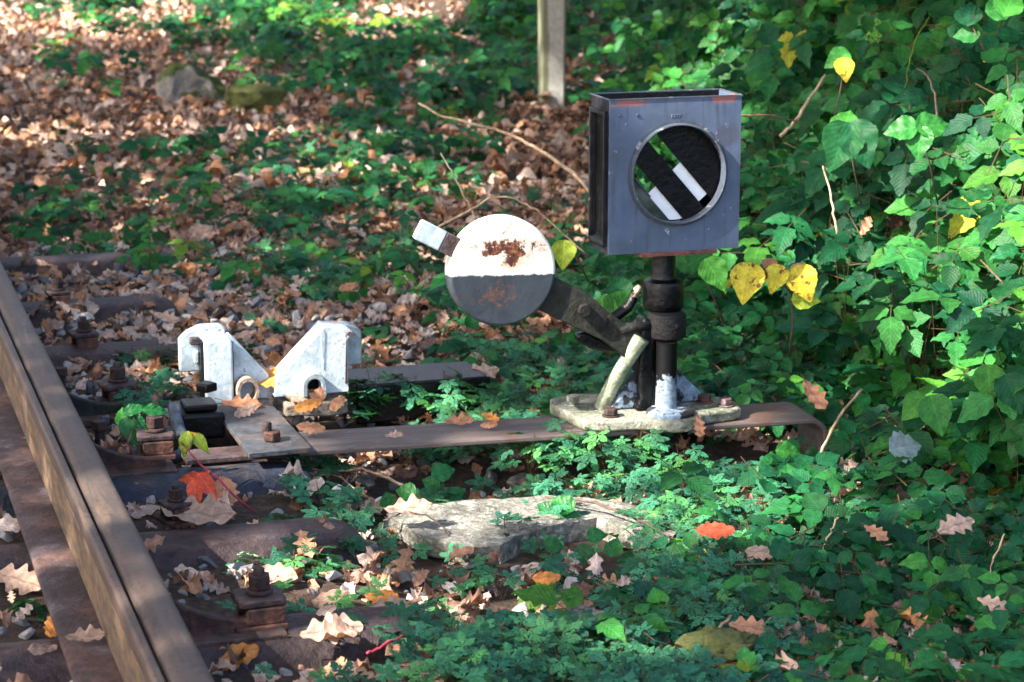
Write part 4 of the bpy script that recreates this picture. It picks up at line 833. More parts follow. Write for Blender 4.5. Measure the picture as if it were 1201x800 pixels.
# inner mask and milk glass bars (directions in the face plane)
def strip_poly(b0, b1, a0, a1, r_=RR+.002):
    """piece of the disc with across-coordinate b0..b1 and along-coordinate a0..a1"""
    ca, sa = .66, -.751; P = []
    bs = np.linspace(b0, b1, 12)
    hi = [(min(a1, math.sqrt(max(r_*r_-b_*b_, 0))), b_) for b_ in bs]; lo = [(max(a0, -math.sqrt(max(r_*r_-b_*b_, 0))), b_) for b_ in bs[::-1]]
    out = []
    for a_, b_ in hi+lo:
        q = (CX+a_*ca+b_*.751, CZ+a_*sa+b_*.66)
        if not out or (abs(q[0]-out[-1][0])+abs(q[1]-out[-1][1])) > 1e-5: out.append(q)
    return out
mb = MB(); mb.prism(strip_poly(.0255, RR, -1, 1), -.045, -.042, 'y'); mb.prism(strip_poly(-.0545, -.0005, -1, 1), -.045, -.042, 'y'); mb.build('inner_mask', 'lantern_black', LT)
mb = MB(); mb.prism(strip_poly(0, .026, -.006, .094), -.040, -.036, 'y'); mb.prism(strip_poly(-.080, -.054, -.006, .10, RR-.002), -.040, -.036, 'y'); mb.build('milk_glass_bar', 'milk_glass', LT)
mb = MB(); mb.prism(strip_poly(-RR, -.0815, -1, 1), -.045, -.043, 'y'); mb.build('corner_glass', 'reflect_glass', LT)
mb = MB(); mb.tube([(CX+(-.1*.66-.08*.751), -.047, CZ+(.1*.751-.08*.66)), (CX+(.0*.66-.08*.751), -.047, CZ+(-.0*.751-.08*.66))], .0022, 8); mb.build('edge_wire', 'lantern_edge', LT)
# rivets
for x, z in ((-.137, .722), (-.094, .722)):
    mb = MB(); mb.lathe([(.004, 0), (.004, .001), (.0025, .002)], 12, Matrix.Translation((x, Y0-.0001, z)) @ Matrix.Rotation(math.pi/2, 4, 'X')); mb.build('rivet', 'lantern_edge', fp)
def stamp(txt, x, z, size, nm='stamped_text'):
    cu = bpy.data.curves.new(nm, 'FONT'); cu.body = txt; cu.size = size; cu.align_x = 'CENTER'; cu.extrude = .0004; cu.space_character = 1.1
    o = bpy.data.objects.new(nm, cu); COL.objects.link(o); dg = bpy.context.evaluated_depsgraph_get(); me = bpy.data.meshes.new_from_object(o.evaluated_get(dg)); bpy.data.objects.remove(o)
    q = bpy.data.objects.new(nm, me); COL.objects.link(q); me.materials.clear(); me.materials.append(MATS['lantern_paint_light']); q.parent = fp
    q.location = (x, Y0-.0006, z); q.rotation_euler = (math.pi/2, 0, 0)
surf('lantern_paint_light', (.19, .22, .28), (.15, .17, .23), None, 20, 60, rough=(.4, .5), bd=.001)
stamp('1777', -.002, .713, .0115)

# ---------------------------------------------------------------- post and rocks
pb = ground_at(647, 126)
t = thing('concrete_post', 'square grey concrete post with a green left edge, standing behind the lantern', 'post', (pb.x, pb.y, pb.z), .12, track=False)
mb = MB(); hw = .067; mb.prism([(-hw, -hw+.012), (-hw+.012, -hw), (hw-.012, -hw), (hw, -hw+.012), (hw, hw), (-hw, hw)], -.4, 1.7); mb.build('shaft', 'post_concrete', t, bevel=.004, smooth='auto')
mb = MB(); mb.prism([(-.09, -.09), (.09, -.09), (.09, .09), (-.09, .09)], -.3, -.0); mb.build('footing', 'cement', t, bevel=.01, smooth='auto')
def rock(name, label, cat, u, v, size, mat, seed, rz=0, lift=0., cuts=10, sub=4, rough_=.03, group=None, P=None):
    V_, F_ = ico(sub); r_ = np.random.default_rng(seed)
    for _ in range(cuts):
        d = r_.normal(size=3); d /= np.linalg.norm(d); h = r_.uniform(.5, .85); t_ = V_@d; V_ = V_-np.outer(np.clip(t_-h, 0, None), d)*.93
    from mathutils import noise as nz
    V_ = np.array([(Vector(q)+nz.noise_vector(Vector(q)*2.3+Vector((seed, 0, 0)))*rough_*3+nz.noise_vector(Vector(q)*8)*rough_)[:] for q in V_])*np.array(size)
    me = bpy.data.meshes.new(name); me.from_pydata(V_.tolist(), [], F_); me.update(); me.polygons.foreach_set('use_smooth', [True]*len(F_)); me.materials.append(MATS[mat])
    o = bpy.data.objects.new(name, me); COL.objects.link(o); g_ = ground_at(u, v) if P is None else P; o.location = g_+Vector((0, 0, lift)); o.rotation_euler.z = rz
    return tag(o, label, cat, group)
rock('mossy_rock', 'upright grey rock with moss on its top and left, in the background leaves', 'rock', 228, 124, (.20, .14, .25), 'mossy_rock', 3, .3, .02, cuts=16, rough_=.06)
rock('moss_mound', 'low rock wholly covered in dark green moss, right of the taller grey rock', 'rock', 294, 135, (.19, .13, .14), 'moss', 5, .1, .03, rough_=.09, cuts=14)
# pale flat slab traced in the ground plane with real thickness
def slab():
    out = [(452, 603), (478, 616), (500, 628), (545, 641), (585, 640), (610, 628), (660, 614), (700, 606), (745, 622), (785, 634), (800, 620), (775, 604), (735, 590), (690, 584), (640, 580), (560, 586), (500, 592)]
    P = [at(u, v, -.065) for u, v in out]; c_ = sum(P, Vector())/len(P)
    bm = bmesh.new(); vs_ = [bm.verts.new((p.x-c_.x, p.y-c_.y, 0)) for p in P]; f = bm.faces.new(vs_)
    ex = bmesh.ops.extrude_face_region(bm, geom=[f]); lo = [v for v in ex['geom'] if isinstance(v, bmesh.types.BMVert)]
    for v in lo: v.co.z -= .045; v.co.x *= .97; v.co.y *= .93
    bmesh.ops.recalc_face_normals(bm, faces=bm.faces); bmesh.ops.triangulate(bm, faces=bm.faces)
    for _ in range(3): bmesh.ops.subdivide_edges(bm, edges=[e for e in bm.edges if e.calc_length() > .012], cuts=1)
    bmesh.ops.triangulate(bm, faces=bm.faces)
    from mathutils import noise as nz
    for v in bm.verts: v.co += nz.noise_vector(v.co*9)*.006+nz.noise_vector(v.co*40)*.003
    me = bpy.data.meshes.new('stone_slab'); bm.to_mesh(me); bm.free(); me.materials.append(MATS['pale_stone']); me.set_sharp_from_angle(angle=R(50)); 
    me.polygons.foreach_set('use_smooth', [True]*len(me.polygons))
    o = bpy.data.objects.new('stone_slab', me); COL.objects.link(o); o.location = c_; tag(o, 'flat pale grey stone slab lying in the leaves in front of the stand', 'stone slab')
slab()
for i, (u, v, sx, sy, sz, sd_, lb) in enumerate([
    (462, 628, .055, .04, .03, 11, 'dark angular stone against the left end of the flat slab'), (395, 585, .03, .028, .02, 12, 'small grey stone below the long bar near the pale twigs'),
    (425, 572, .035, .025, .02, 13, 'rounded tan stone beside the pale twigs under the long bar'), (610, 572, .035, .03, .025, 14, 'pale stone lump behind the flat slab'),
    (575, 567, .025, .02, .02, 15, 'whitish stone just behind the flat slab, left of the pale lump'), (560, 445, .06, .05, .045, 16, 'dark round stone behind the bar near a large tan leaf'),
    (320, 340, .045, .035, .03, 17, 'grey ballast stone above the right white cover'), (375, 352, .05, .04, .03, 18, 'larger blue grey stone among leaves behind the covers'), (245, 345, .045, .04, .03, 19, 'grey angular stone behind the left white cover'),
    (700, 745, .09, .06, .04, 20, 'mossy grey stone half covered by herbs near the bottom edge')]):
    rock('loose_stone', lb, 'stone', u, v, (sx, sy, sz), 'gray_stone' if i in (0, 1, 5, 7, 8) else 'pale_stone', sd_, i*1.3, .012, sub=3, group='loose stones')
# rotten stump with moss cap
g_ = ground_at(850, 806); t = thing('rotten_stump', 'crumbling red brown wood stump capped with moss at the bottom edge', 'stump', g_[:], .2, track=False)
o = rock('wood', None, None, 0, 0, (.085, .07, .055), 'rot_wood', 31, 0, .03, rough_=.08, P=Vector()); o.parent = t
o = rock('moss_cap', None, None, 0, 0, (.074, .06, .026), 'moss', 32, 0, 0, rough_=.10, P=Vector((-.002, .006, .072))); o.parent = t

# ---------------------------------------------------------------- twigs
def twig(label, pts, r0, r1, mat='twig_pale', group=None, fork=None, cat='twig', name='twig'):
    """pts: (u, v, metres from the camera)"""
    P = [at_depth(*p) for p in pts]; P2 = []
    for i in range(len(P)-1):
        for k in range(5): P2.append(P[i].lerp(P[i+1], k/5)+Vector((rng.normal(0, .0012), rng.normal(0, .0012), rng.normal(0, .0012))))
    P2.append(P[-1]); c_ = P2[0].copy(); n_ = len(P2); mb = MB(); mb.tube([p-c_ for p in P2], [r0+(r1-r0)*i/(n_-1) for i in range(n_)], 7)
    for f in (fork or []):
        Q = [at_depth(*p)-c_ for p in f]; mb.tube(Q, [r1*1.1, r1*.6], 6)
    return tag(mb.build(name, mat, smooth=True, loc=c_), label, cat, group)
twig('long pale dead cane arching towards the left side of the lantern', [(700, 232, 6.2), (672, 203, 6.25), (640, 180, 6.35), (605, 160, 6.4), (575, 150, 6.5), (545, 143, 6.5), (515, 135, 6.6), (491, 121, 6.7)], .0058, .0035)
twig('thin grey straw leaning behind the counterweight handle', [(560, 262, 5.9), (548, 236, 5.9), (532, 205, 5.9), (517, 180, 5.95)], .0028, .0022)
twig('thin arching dead stalk over the top of the round counterweight', [(512, 268, 5.7), (545, 250, 5.7), (578, 230, 5.7), (605, 232, 5.7), (635, 250, 5.7), (660, 275, 5.7), (690, 300, 5.7)], .0032, .002)
def ptwig(label, pts, r0, r1, mat, **k):    # lies near the ground: depth from the ground itself plus lift
    out = []
    for u, v, h in pts:
        g_ = at(u, v, -.11+h); d = g_.y*cp-(g_.z-CAM_H)*sp; out.append((u, v, d))
    return twig(label, out, r0, r1, mat, **k)
ptwig('pale forked dead twig lying under the left part of the long bar', [(478, 572, .03), (450, 558, .04), (425, 549, .05), (395, 553, .04), (360, 563, .03)], .004, .0022, 'twig_pale')
ptwig('thin straight straw beneath the pale forked twig', [(330, 540, .06), (400, 560, .03), (440, 590, .02), (470, 602, .02)], .002, .0015, 'twig_pale')
ptwig('short pale twig standing at the forked one', [(412, 566, .02), (420, 552, .05), (432, 540, .07)], .002, .0012, 'twig_pale')
ptwig('purple brown bramble cane trailing over the right half of the slab', [(640, 583, .06), (690, 588, .075), (730, 602, .07), (760, 615, .065), (790, 632, .05)], .003, .0025, 'twig_dark')
ptwig('reddish arching cane over the left end of the slab', [(445, 640, .0), (450, 610, .05), (475, 600, .08), (500, 603, .085), (520, 620, .06), (535, 640, .03), (552, 660, 0)], .002, .0016, 'twig_dark')
ptwig('dry straw crossing the leaves in the lower right', [(960, 660, .01), (968, 640, .05), (975, 620, .09), (983, 603, .12)], .0025, .002, 'twig_pale')
ptwig('bent dry stalk near the right edge, low down', [(1152, 700, .02), (1160, 675, .06), (1168, 650, .1), (1178, 626, .14)], .0025, .0018, 'twig_pale')
ptwig('thin curved straw lying right of the lower middle', [(1035, 640, .05), (1075, 636, .06), (1100, 628, .07), (1148, 623, .07)], .0016, .0012, 'twig_pale')
ptwig('broken pale stick poking up at the bottom right', [(1180, 802, .02), (1166, 790, .05), (1152, 772, .08)], .0065, .006, 'twig_pale')
ptwig('short light twig lying beside the rotten stump', [(828, 752, .05), (842, 738, .06), (858, 722, .07)], .0035, .003, 'twig_pale')
twig('dry straw leaning in the brambles right of the bar end', [(964, 530, 5.0), (975, 505, 5.05), (990, 480, 5.1), (1011, 457, 5.2)], .0035, .003)
twig('grey diagonal branch behind the upper brambles', [(915, 160, 6.6), (935, 140, 6.6), (950, 115, 6.65), (968, 88, 6.7)], .006, .004, 'twig_pale')
twig('thin dark horizontal bramble cane right of the lantern top', [(868, 135, 6.2), (905, 135, 6.2), (940, 143, 6.2)], .003, .0025, 'twig_dark')
twig('arching dark branch in the shaded upper brambles', [(1100, 140, 6.), (1096, 110, 6.), (1088, 88, 6.), (1075, 80, 6.1)], .0035, .002, 'twig_dark')
twig('long green bramble shoot rising in the upper right shade', [(1062, 105, 6.1), (1066, 75, 6.1), (1075, 45, 6.1), (1090, 20, 6.1)], .003, .002, 'lime_leaf')
twig('brown dead stem with seed heads at the right edge', [(1190, 370, 5.3), (1175, 330, 5.3), (1150, 305, 5.35)], .003, .002, 'twig_dark')
twig('brown cane rising in front of the brambles right of the lantern', [(982, 275, 5.7), (978, 250, 5.7), (974, 225, 5.75), (965, 195, 5.8)], .0035, .002, 'twig_pale')
ptwig('pinkish purple stalk lying across the nearest sleeper', [(430, 768, .07), (450, 757, .08), (478, 743, .08)], .003, .0025, 'stem_red')
# ---------------------------------------------------------------- single leaves
def one_leaf(P, size, ang, tpl, mat, label, name='fallen_leaf', cat='leaf', nor=(0, -.25, 1), tint=(.5, .6), group=None, lift=.0, kind_=None, parent=None):
    h = np.array([[math.sin(ang), math.cos(ang), .0]]); d = instance([tpl], np.zeros((1, 3)), h, np.array([nor], float), np.array([size]), np.array([tint]), np.zeros(1, int))
    c_ = d[0].mean(0); d[0] -= c_
    o = emit(name, d, mat)
    if parent: o.parent = parent; o.location = Vector(c_)+Vector(P); return o
    lo = d[0][:, 2].min(); o.location = Vector(P)+Vector((0, 0, lift)); return tag(o, label, cat, group)
hl = oakp(rows=28, cols=6, ph=.0, curl=.15, bend=.06, lob=.24, w=.34, n=4, wv=.35); hl2 = oakp(rows=28, cols=6, ph=.3, curl=-.25, bend=-.1, lob=.13, w=.33, n=5, wv=.4); hl3 = oakp(rows=28, cols=6, ph=.6, curl=.5, bend=.2, lob=.2, w=.27, n=4, wv=.6)
hov = bare(16, 6, w=.42, serr=.04, cup=.2, droop=.25)
LV = [ # u, v, height above -.1, size px, direction, template, material, label
 (20, 700, .03, 62, 2.0, hl, 'pale_leaf', 'large pale grey oak leaf lying left of the rail'), (64, 738, .075, 36, .15, hl2, 'orange_leaf', 'crumpled orange leaf against the foot of the switch blade'),
 (272, 776, .05, 56, 1.3, hl2, 'orange_leaf', 'ribbed orange beech leaf at the bottom edge beside the rail'), (100, 752, .122, 42, 1.5, hl3, 'pale_leaf', 'narrow pale curled leaf on the flat blade foot'),
 (232, 606, .09, 80, 1.75, hl3, 'pale_leaf', 'long pale pinkish oak leaf on the sleeper below the red creeper'), (262, 582, .09, 52, 3.0, hl2, 'brown_leaf', 'rusty tan leaf with wavy edge behind the red creeper leaves'),
 (388, 745, .09, 66, 1.3, hl, 'pale_leaf', 'white grey oak leaf resting on the nearest sleeper'), (382, 722, .09, 22, 1.2, hl2, 'pale_leaf', 'small pinkish leaf above the white oak leaf'),
 (447, 705, .07, 36, 1.8, hl2, 'orange_leaf', 'dark orange leaf at the end of the nearest sleeper'), (455, 718, .06, 46, 1.3, hl3, 'pale_leaf', 'greyish mauve leaf below the dark orange leaf'),
 (320, 447, .13, 50, 1.4, hl2, 'orange_leaf', 'bright orange leaf wedged between the two white lock covers'), (372, 473, .10, 34, .2, hl3, 'brown_leaf', 'crumpled brown leaf at the foot of the right lock cover'),
 (283, 478, .115, 42, 1.7, hl3, 'brown_leaf', 'curled brown leaf below the pipe of the left lock cover'), (287, 487, .117, 26, .9, hl2, 'pale_leaf', 'small pinkish leaf on the top corner of the dark cover plate'),
 (364, 506, .115, 30, 1.7, hl2, 'brown_leaf', 'reddish leaf where the cover plate meets the long bar'), (462, 515, .102, 20, 1.4, hl3, 'pale_leaf', 'small pale leaf on the left part of the long bar'),
 (538, 498, .104, 32, 1.4, hl3, 'brown_leaf', 'curled tan leaf in the middle of the long bar'), (575, 494, .106, 24, 2.4, hl3, 'orange_leaf', 'upturned golden leaf on the long bar left of the stand'),
 (573, 503, .103, 18, 1.6, hl2, 'brown_leaf', 'small flat brown leaf below the upturned one on the long bar'), (820, 505, .115, 26, 3.1, hl3, 'brown_leaf', 'curled tan leaf hanging over the front of the bar beside the stand base'),
 (562, 443, .08, 44, 1.0, hl, 'pale_leaf', 'large pinkish oak leaf on dark ground behind the bar'), (408, 340, .05, 22, 1., hl2, 'brown_leaf', 'small tan leaf in the ballast behind the covers'),
 (195, 376, .09, 32, 2.2, hl3, 'pale_leaf', 'pale forked leaf leaning on the second farthest sleeper'), (1027, 630, .1, 30, 2.4, hl, 'brown_leaf', 'orange tan oak leaf lying on the dark ground cover at lower right'),
 (1120, 622, .12, 46, 1.0, hl, 'pale_leaf', 'mauve grey oak leaf caught on the brambles at right'), (892, 653, .07, 34, 1.6, hl2, 'pale_leaf', 'pinkish leaf on the green cover in front of the bar end'),
 (1165, 715, .08, 36, 2.1, hl, 'pale_leaf', 'pinkish oak leaf near the lower right corner'), (1090, 773, .06, 34, 1.8, hl2, 'pale_leaf', 'cream leaf near the bottom edge at right'),
 (345, 470, .09, 34, 2.2, hl3, 'pale_leaf', 'cream curled leaf below the gap between the white lock covers'), (360, 480, .10, 30, 1.1, hl2, 'orange_leaf', 'golden leaf at the foot of the right lock cover'), (395, 478, .10, 24, .4, hl2, 'brown_leaf', 'small tan leaf beside the herbs at the right lock cover'), (838, 627, .08, 40, 1.5, hl2, 'red_leaf', 'bright orange red leaf right of the stone slab'), (478, 600, .07, 50, 1.45, hl3, 'pale_leaf', 'pink grey oak leaf on top of the flat slab'),
 (640, 683, .04, 30, 1.4, hl2, 'orange_leaf', 'orange leaf in a gap of the herbs below the slab'), (1015, 270, .65, 24, .3, hl3, 'brown_leaf', 'dead brown leaf on top of the brambles right of the lantern'),
 (955, 468, .2, 40, 2.8, hl3, 'brown_leaf', 'wrinkled tan leaf hanging above the bent end of the bar'), (1060, 530, .19, 36, 1.2, single(10, 4, w=.5, cup=.2, droop=.2), 'blue_leaf', 'pale blue grey leaf turned over in the brambles right of the bar'),
 (235, 272, .06, 26, 1.4, hl2, 'pale_leaf', 'pale tan leaf standing out among brambles in the left background'), (880, 742, .06, 46, 1.7, hl, 'brown_leaf', 'tan oak leaf above the mossy stump')]
for u, v, h, px, a, tp, mt, lb in LV:
    if h > .5: P = at_depth(u, v, 5.7)
    elif h > .17: P = at_depth(u, v, 5.15 if u < 1000 else 5.1)
    else: P = at(u, v, -.1+h)
    if h <= .17: P.z = max(P.z, tz(P.x, P.y)+.02)
    d = P.y*cp-(P.z-CAM_H)*sp; up = (0, -.8, .7) if h > .17 or mt == 'brown_leaf' and u == 820 else (.05+random.uniform(-.15, .15), -.55, 1)
    one_leaf(P, px*d/FPX*1.15, a, tp, mt, lb, nor=up, lift=.01, tint=(.3+.4*random.random(), .5+.3*random.random()), group='single fallen leaves')
def spray(name, label, cat, stem_pts, leaves, stem_mat, tpl=None, group=None):
    """plant with its own stem and leaves. leaves: (u, v, depth, px, angle in the view plane, material)"""
    P = [at_depth(*p) for p in stem_pts]; t = thing(name, label, cat, P[0][:], track=False, group=group); c_ = P[0]
    mb = MB(); mb.tube([p-c_ for p in P], [.0022]*(len(P)-1)+[.0014], 6); mb.build('stem', stem_mat, t, smooth=True)
    for u, v, d, px, a, mt in leaves:
        Q = at_depth(u, v, d); head = Vector((math.sin(a), 0, math.cos(a)))
        hd_ = np.array([[head.x, head.z*.35*(-1 if False else 1), head.z*.9]]); nn = Vector((random.uniform(-.2, .2)-.1, -1, .75)).normalized()
        tp = tpl or hov; dd = instance([tp], np.array([(Q-c_)[:]]), hd_, np.array([nn[:]]), np.array([px*d/FPX]), np.array([[random.uniform(.2, .8), random.uniform(.35, .75)]]), np.zeros(1, int))
        dd[0] -= unit(hd_)*px*d/FPX*.5
        o = emit('leaf', dd, mt); o.parent = t
    return t
nar = bare(14, 6, w=.27, serr=.05, cup=.25, droop=.35)
spray('red_creeper', 'creeper sprig with bright red leaves and red stem by the blue black sleeper', 'creeper', [(300, 601, 4.72), (275, 582, 4.72), (255, 560, 4.75), (235, 545, 4.8), (214, 520, 4.85)],
      [(222, 560, 4.74, 30, -1.5, 'red_leaf'), (229, 580, 4.7, 36, 3.0, 'red_leaf'), (243, 570, 4.7, 38, 2.5, 'red_leaf'), (238, 557, 4.75, 22, .5, 'red_leaf'), (218, 521, 4.85, 32, 3.3, 'lime_leaf'), (236, 520, 4.85, 28, 2.5, 'lime_leaf'), (226, 511, 4.86, 18, 1.4, 'orange_leaf')], 'stem_red', nar)
spray('seedling', 'young seedling with fresh green oval leaves between the two clamps', 'seedling', [(150, 520, 4.8), (155, 505, 4.85), (158, 488, 4.9)],
      [(140, 486, 4.9, 32, -.3, 'ivy_leaf'), (158, 480, 4.9, 30, 1.2, 'ivy_leaf'), (152, 506, 4.86, 36, 2.7, 'ivy_leaf'), (182, 480, 4.9, 30, 1.5, 'ivy_leaf'), (163, 495, 4.9, 28, 2.3, 'ivy_leaf')], 'twig_dark', nar)
spray('bramble_spray', 'bramble shoot with large spotted yellow leaves right of the black post', 'bramble', [(925, 420, 5.55), (930, 380, 5.5), (928, 345, 5.45), (905, 316, 5.42), (880, 312, 5.4)],
      [(876, 332, 5.35, 50, 3.35, 'yellow_leaf'), (910, 327, 5.38, 36, 3.5, 'yellow_leaf'), (942, 333, 5.38, 46, 2.8, 'yellow_leaf'), (938, 314, 5.4, 24, .6, 'brown_leaf'), (902, 308, 5.42, 22, -.8, 'brown_leaf'), (945, 352, 5.4, 34, 1.6, 'lime_leaf')], 'twig_dark')
spray('bramble_spray', 'single drooping lime yellow leaf beside the white rim of the counterweight', 'bramble', [(690, 330, 5.8), (675, 300, 5.75), (660, 282, 5.7)], [(661, 299, 5.6, 36, 3.2, 'lime_leaf')], 'twig_dark')
spray('bramble_spray', 'shoot with one yellow and pale green leaf in the upper right shade', 'bramble', [(975, 150, 6.3), (985, 110, 6.3), (990, 70, 6.3)], [(990, 82, 6.25, 30, 3., 'yellow_leaf'), (982, 70, 6.3, 34, 4.2, 'ivy_leaf')], 'twig_dark')
spray('hazel_shoot', 'shoot with round toothed leaves hanging in the top right corner', 'shrub shoot', [(1155, 60, 5.3), (1140, 30, 5.3), (1150, -8, 5.3)],
      [(1134, 38, 5.3, 32, -1.4, 'bramble_leaf'), (1136, 12, 5.3, 40, .1, 'bramble_leaf'), (1175, 12, 5.25, 40, 1.5, 'bramble_leaf'), (1185, 0, 5.2, 44, .4, 'ivy_leaf')], 'twig_dark')
spray('bramble_spray', 'bramble shoot with broad ribbed dark leaves behind the upper right of the lantern', 'bramble', [(1010, 240, 5.9), (1000, 190, 5.85), (995, 150, 5.8)],
      [(985, 172, 5.7, 62, 3.5, 'bramble_leaf'), (1008, 170, 5.7, 60, 2.8, 'bramble_leaf'), (993, 140, 5.8, 44, .3, 'bramble_leaf')], 'twig_dark')
spray('bramble_spray', 'bramble shoot with sunlit broad leaves at the right', 'bramble', [(1100, 240, 5.6), (1090, 190, 5.5), (1075, 150, 5.45)],
      [(1057, 150, 5.4, 40, -1.6, 'ivy_leaf'), (1078, 168, 5.4, 42, 3.2, 'ivy_leaf'), (1095, 145, 5.4, 44, 1.2, 'ivy_leaf')], 'twig_dark')
spray('bramble_spray', 'pair of big ribbed bramble leaves low at the right edge', 'bramble', [(1190, 520, 5.), (1165, 470, 5.), (1150, 430, 5.05)],
      [(1098, 487, 4.95, 50, 2.9, 'bramble_leaf'), (1072, 478, 5., 40, 3.9, 'bramble_leaf'), (1160, 450, 4.95, 46, 3.1, 'bramble_leaf'), (1188, 462, 4.9, 50, 2.8, 'bramble_leaf')], 'twig_dark')
spray('bramble_spray', 'bramble shoot with three broad leaves just right of the black post top', 'bramble', [(850, 380, 5.8), (835, 345, 5.75), (822, 312, 5.7)],
      [(822, 300, 5.65, 40, .9, 'bramble_leaf'), (838, 322, 5.62, 44, 2.6, 'bramble_leaf'), (806, 305, 5.7, 40, -1.2, 'bramble_leaf')], 'twig_dark')
spray('bramble_spray', 'bramble with broad dark leaves behind the lever arm', 'bramble', [(740, 420, 5.7), (720, 370, 5.7), (712, 350, 5.7)],
      [(700, 362, 5.6, 52, -1.2, 'bramble_leaf'), (728, 352, 5.6, 46, .5, 'bramble_leaf'), (706, 384, 5.55, 46, -2., 'bramble_leaf'), (725, 333, 5.7, 38, -.3, 'bramble_leaf')], 'twig_dark')
for i, (pts, lb) in enumerate([
    ([(860, 560), (890, 555), (905, 575), (925, 555), (878, 575)], 'small leaved plant below the bent end of the bar'), ([(905, 540), (925, 530), (940, 560), (915, 560)], 'climbing shoot with oval leaves against the bent bar end'),
    ([(505, 565), (520, 552), (535, 578)], 'three bright oval leaves under the middle of the bar'), ([(455, 585), (475, 575), (470, 600)], 'small oval leaved sprig left of the slab'),
    ([(640, 595), (660, 590), (668, 606)], 'oval leaves growing over the top of the slab'), ([(650, 640), (680, 650), (700, 628), (720, 640), (735, 655)], 'broad green leaves under the right half of the slab'),
    ([(782, 715), (795, 722), (770, 700)], 'bright twin leaved seedling in the lower middle')]):
    d0 = at(pts[0][0], pts[0][1]+14, -.08); dz_ = d0.y*cp-(d0.z-CAM_H)*sp; cx_ = sum(p[0] for p in pts)/len(pts); cy_ = max(p[1] for p in pts)+12
    spray('small_plant', lb, 'plant', [(cx_, cy_, dz_), (cx_+2, cy_-12, dz_), (cx_-2, cy_-24, dz_)], [(u, v, dz_-.02+random.uniform(-.02, .02), random.uniform(24, 34), random.uniform(-2, 2), 'ivy_leaf') for u, v in pts], 'twig_dark', group='small broad leaved plants')
# herb clumps that can be told apart
herb_protos = []
def herb_clump(seed, n_=26, r_=.07, h=.10):
    q = np.random.default_rng(seed); a = q.uniform(0, 2*math.pi, n_); rad = q.uniform(.1, 1, n_)**.6*r_
    P = np.stack([np.cos(a)*rad, np.sin(a)*rad, h*(1-.45*(rad/r_)**2)*q.uniform(.55, 1.05, n_)], 1)
    head = np.stack([np.cos(a), np.sin(a), q.normal(-.1, .25, n_)], 1); nor = np.stack([q.normal(0, .3, n_)+np.cos(a)*.3, q.normal(-.2, .3, n_)+np.sin(a)*.2, np.ones(n_)], 1)
    sc = q.uniform(.03, .044, n_)
    lv = instance(T_HERB, P, head, nor, sc, np.stack([np.clip(q.normal(.55, .2, n_), 0, 1), q.random(n_)], 1)); base = np.zeros((n_, 3)); st = strips(base, P-unit(head)*sc[:, None]*1.05, np.full(n_, .0011)); return lv, st
for k in range(4):
    lv, st = herb_clump(50+k); herb_protos.append((np_mesh('foliage', lv[0], lv[1], lv[2], 'herb_leaf', uv=lv[3], tint=lv[4]), np_mesh('stems', st[0], st[1], st[2], 'herb_leaf', uv=st[3], tint=st[4])))
for i, (u, v, s, lb) in enumerate([
    (405, 498, 1.15, 'lacy herb clump right against the right white lock cover'), (440, 490, 1.1, 'bright lacy herb clump in front of the dark rear beam'), (485, 488, 1.1, 'lacy herb clump behind the bar, left of the middle'), (525, 488, 1.15, 'pointed lacy herb clump behind the bar near the pinkish oak leaf'), (570, 484, .9, 'low lacy herb clump behind the bar, nearest the stand base'),
    (375, 565, .8, 'small lacy herb hanging below the left end of the bar'), (342, 545, .6, 'tiny lacy herb at the edge of the cover plate'), (622, 560, 1., 'sunlit lacy herb clump under the bar, left of the stand'), (665, 556, 1.15, 'sunlit lacy herb clump directly below the stand base'), (705, 560, 1.1, 'lacy herb clump below the right half of the stand base'), (750, 555, 1.1, 'lacy herb clump below the pipe foot of the stand'), (800, 570, .9, 'lacy herb clump below the hanging tan leaf'),
    (190, 452, 1.0, 'blue green lacy herb clump behind the farthest bolted clamp'), (160, 450, .9, 'blue green lacy herb clump close to the rail brace'), (332, 640, .7, 'small lacy herb on the purple brown sleeper'), (300, 690, .7, 'lacy herb beside the nearest clamp'), (368, 690, .9, 'lacy herb growing off the end of the purple brown sleeper'), (345, 700, .8, 'lacy herb between the two nearest sleepers'), (45, 742, .7, 'small herb left of the switch blade under the pale leaf'), (75, 800, .7, 'small herb at the bottom left corner beside the blade')]):
    g_ = at(u, v, -.10); t = thing('lacy_herb', lb, 'herb', g_[:], random.uniform(0, 6), track=False, group='clumps of lacy herb')
    for me in herb_protos[i % 4]: o = bpy.data.objects.new(me.name, me); COL.objects.link(o); o.parent = t; o.scale = (s, s, s)
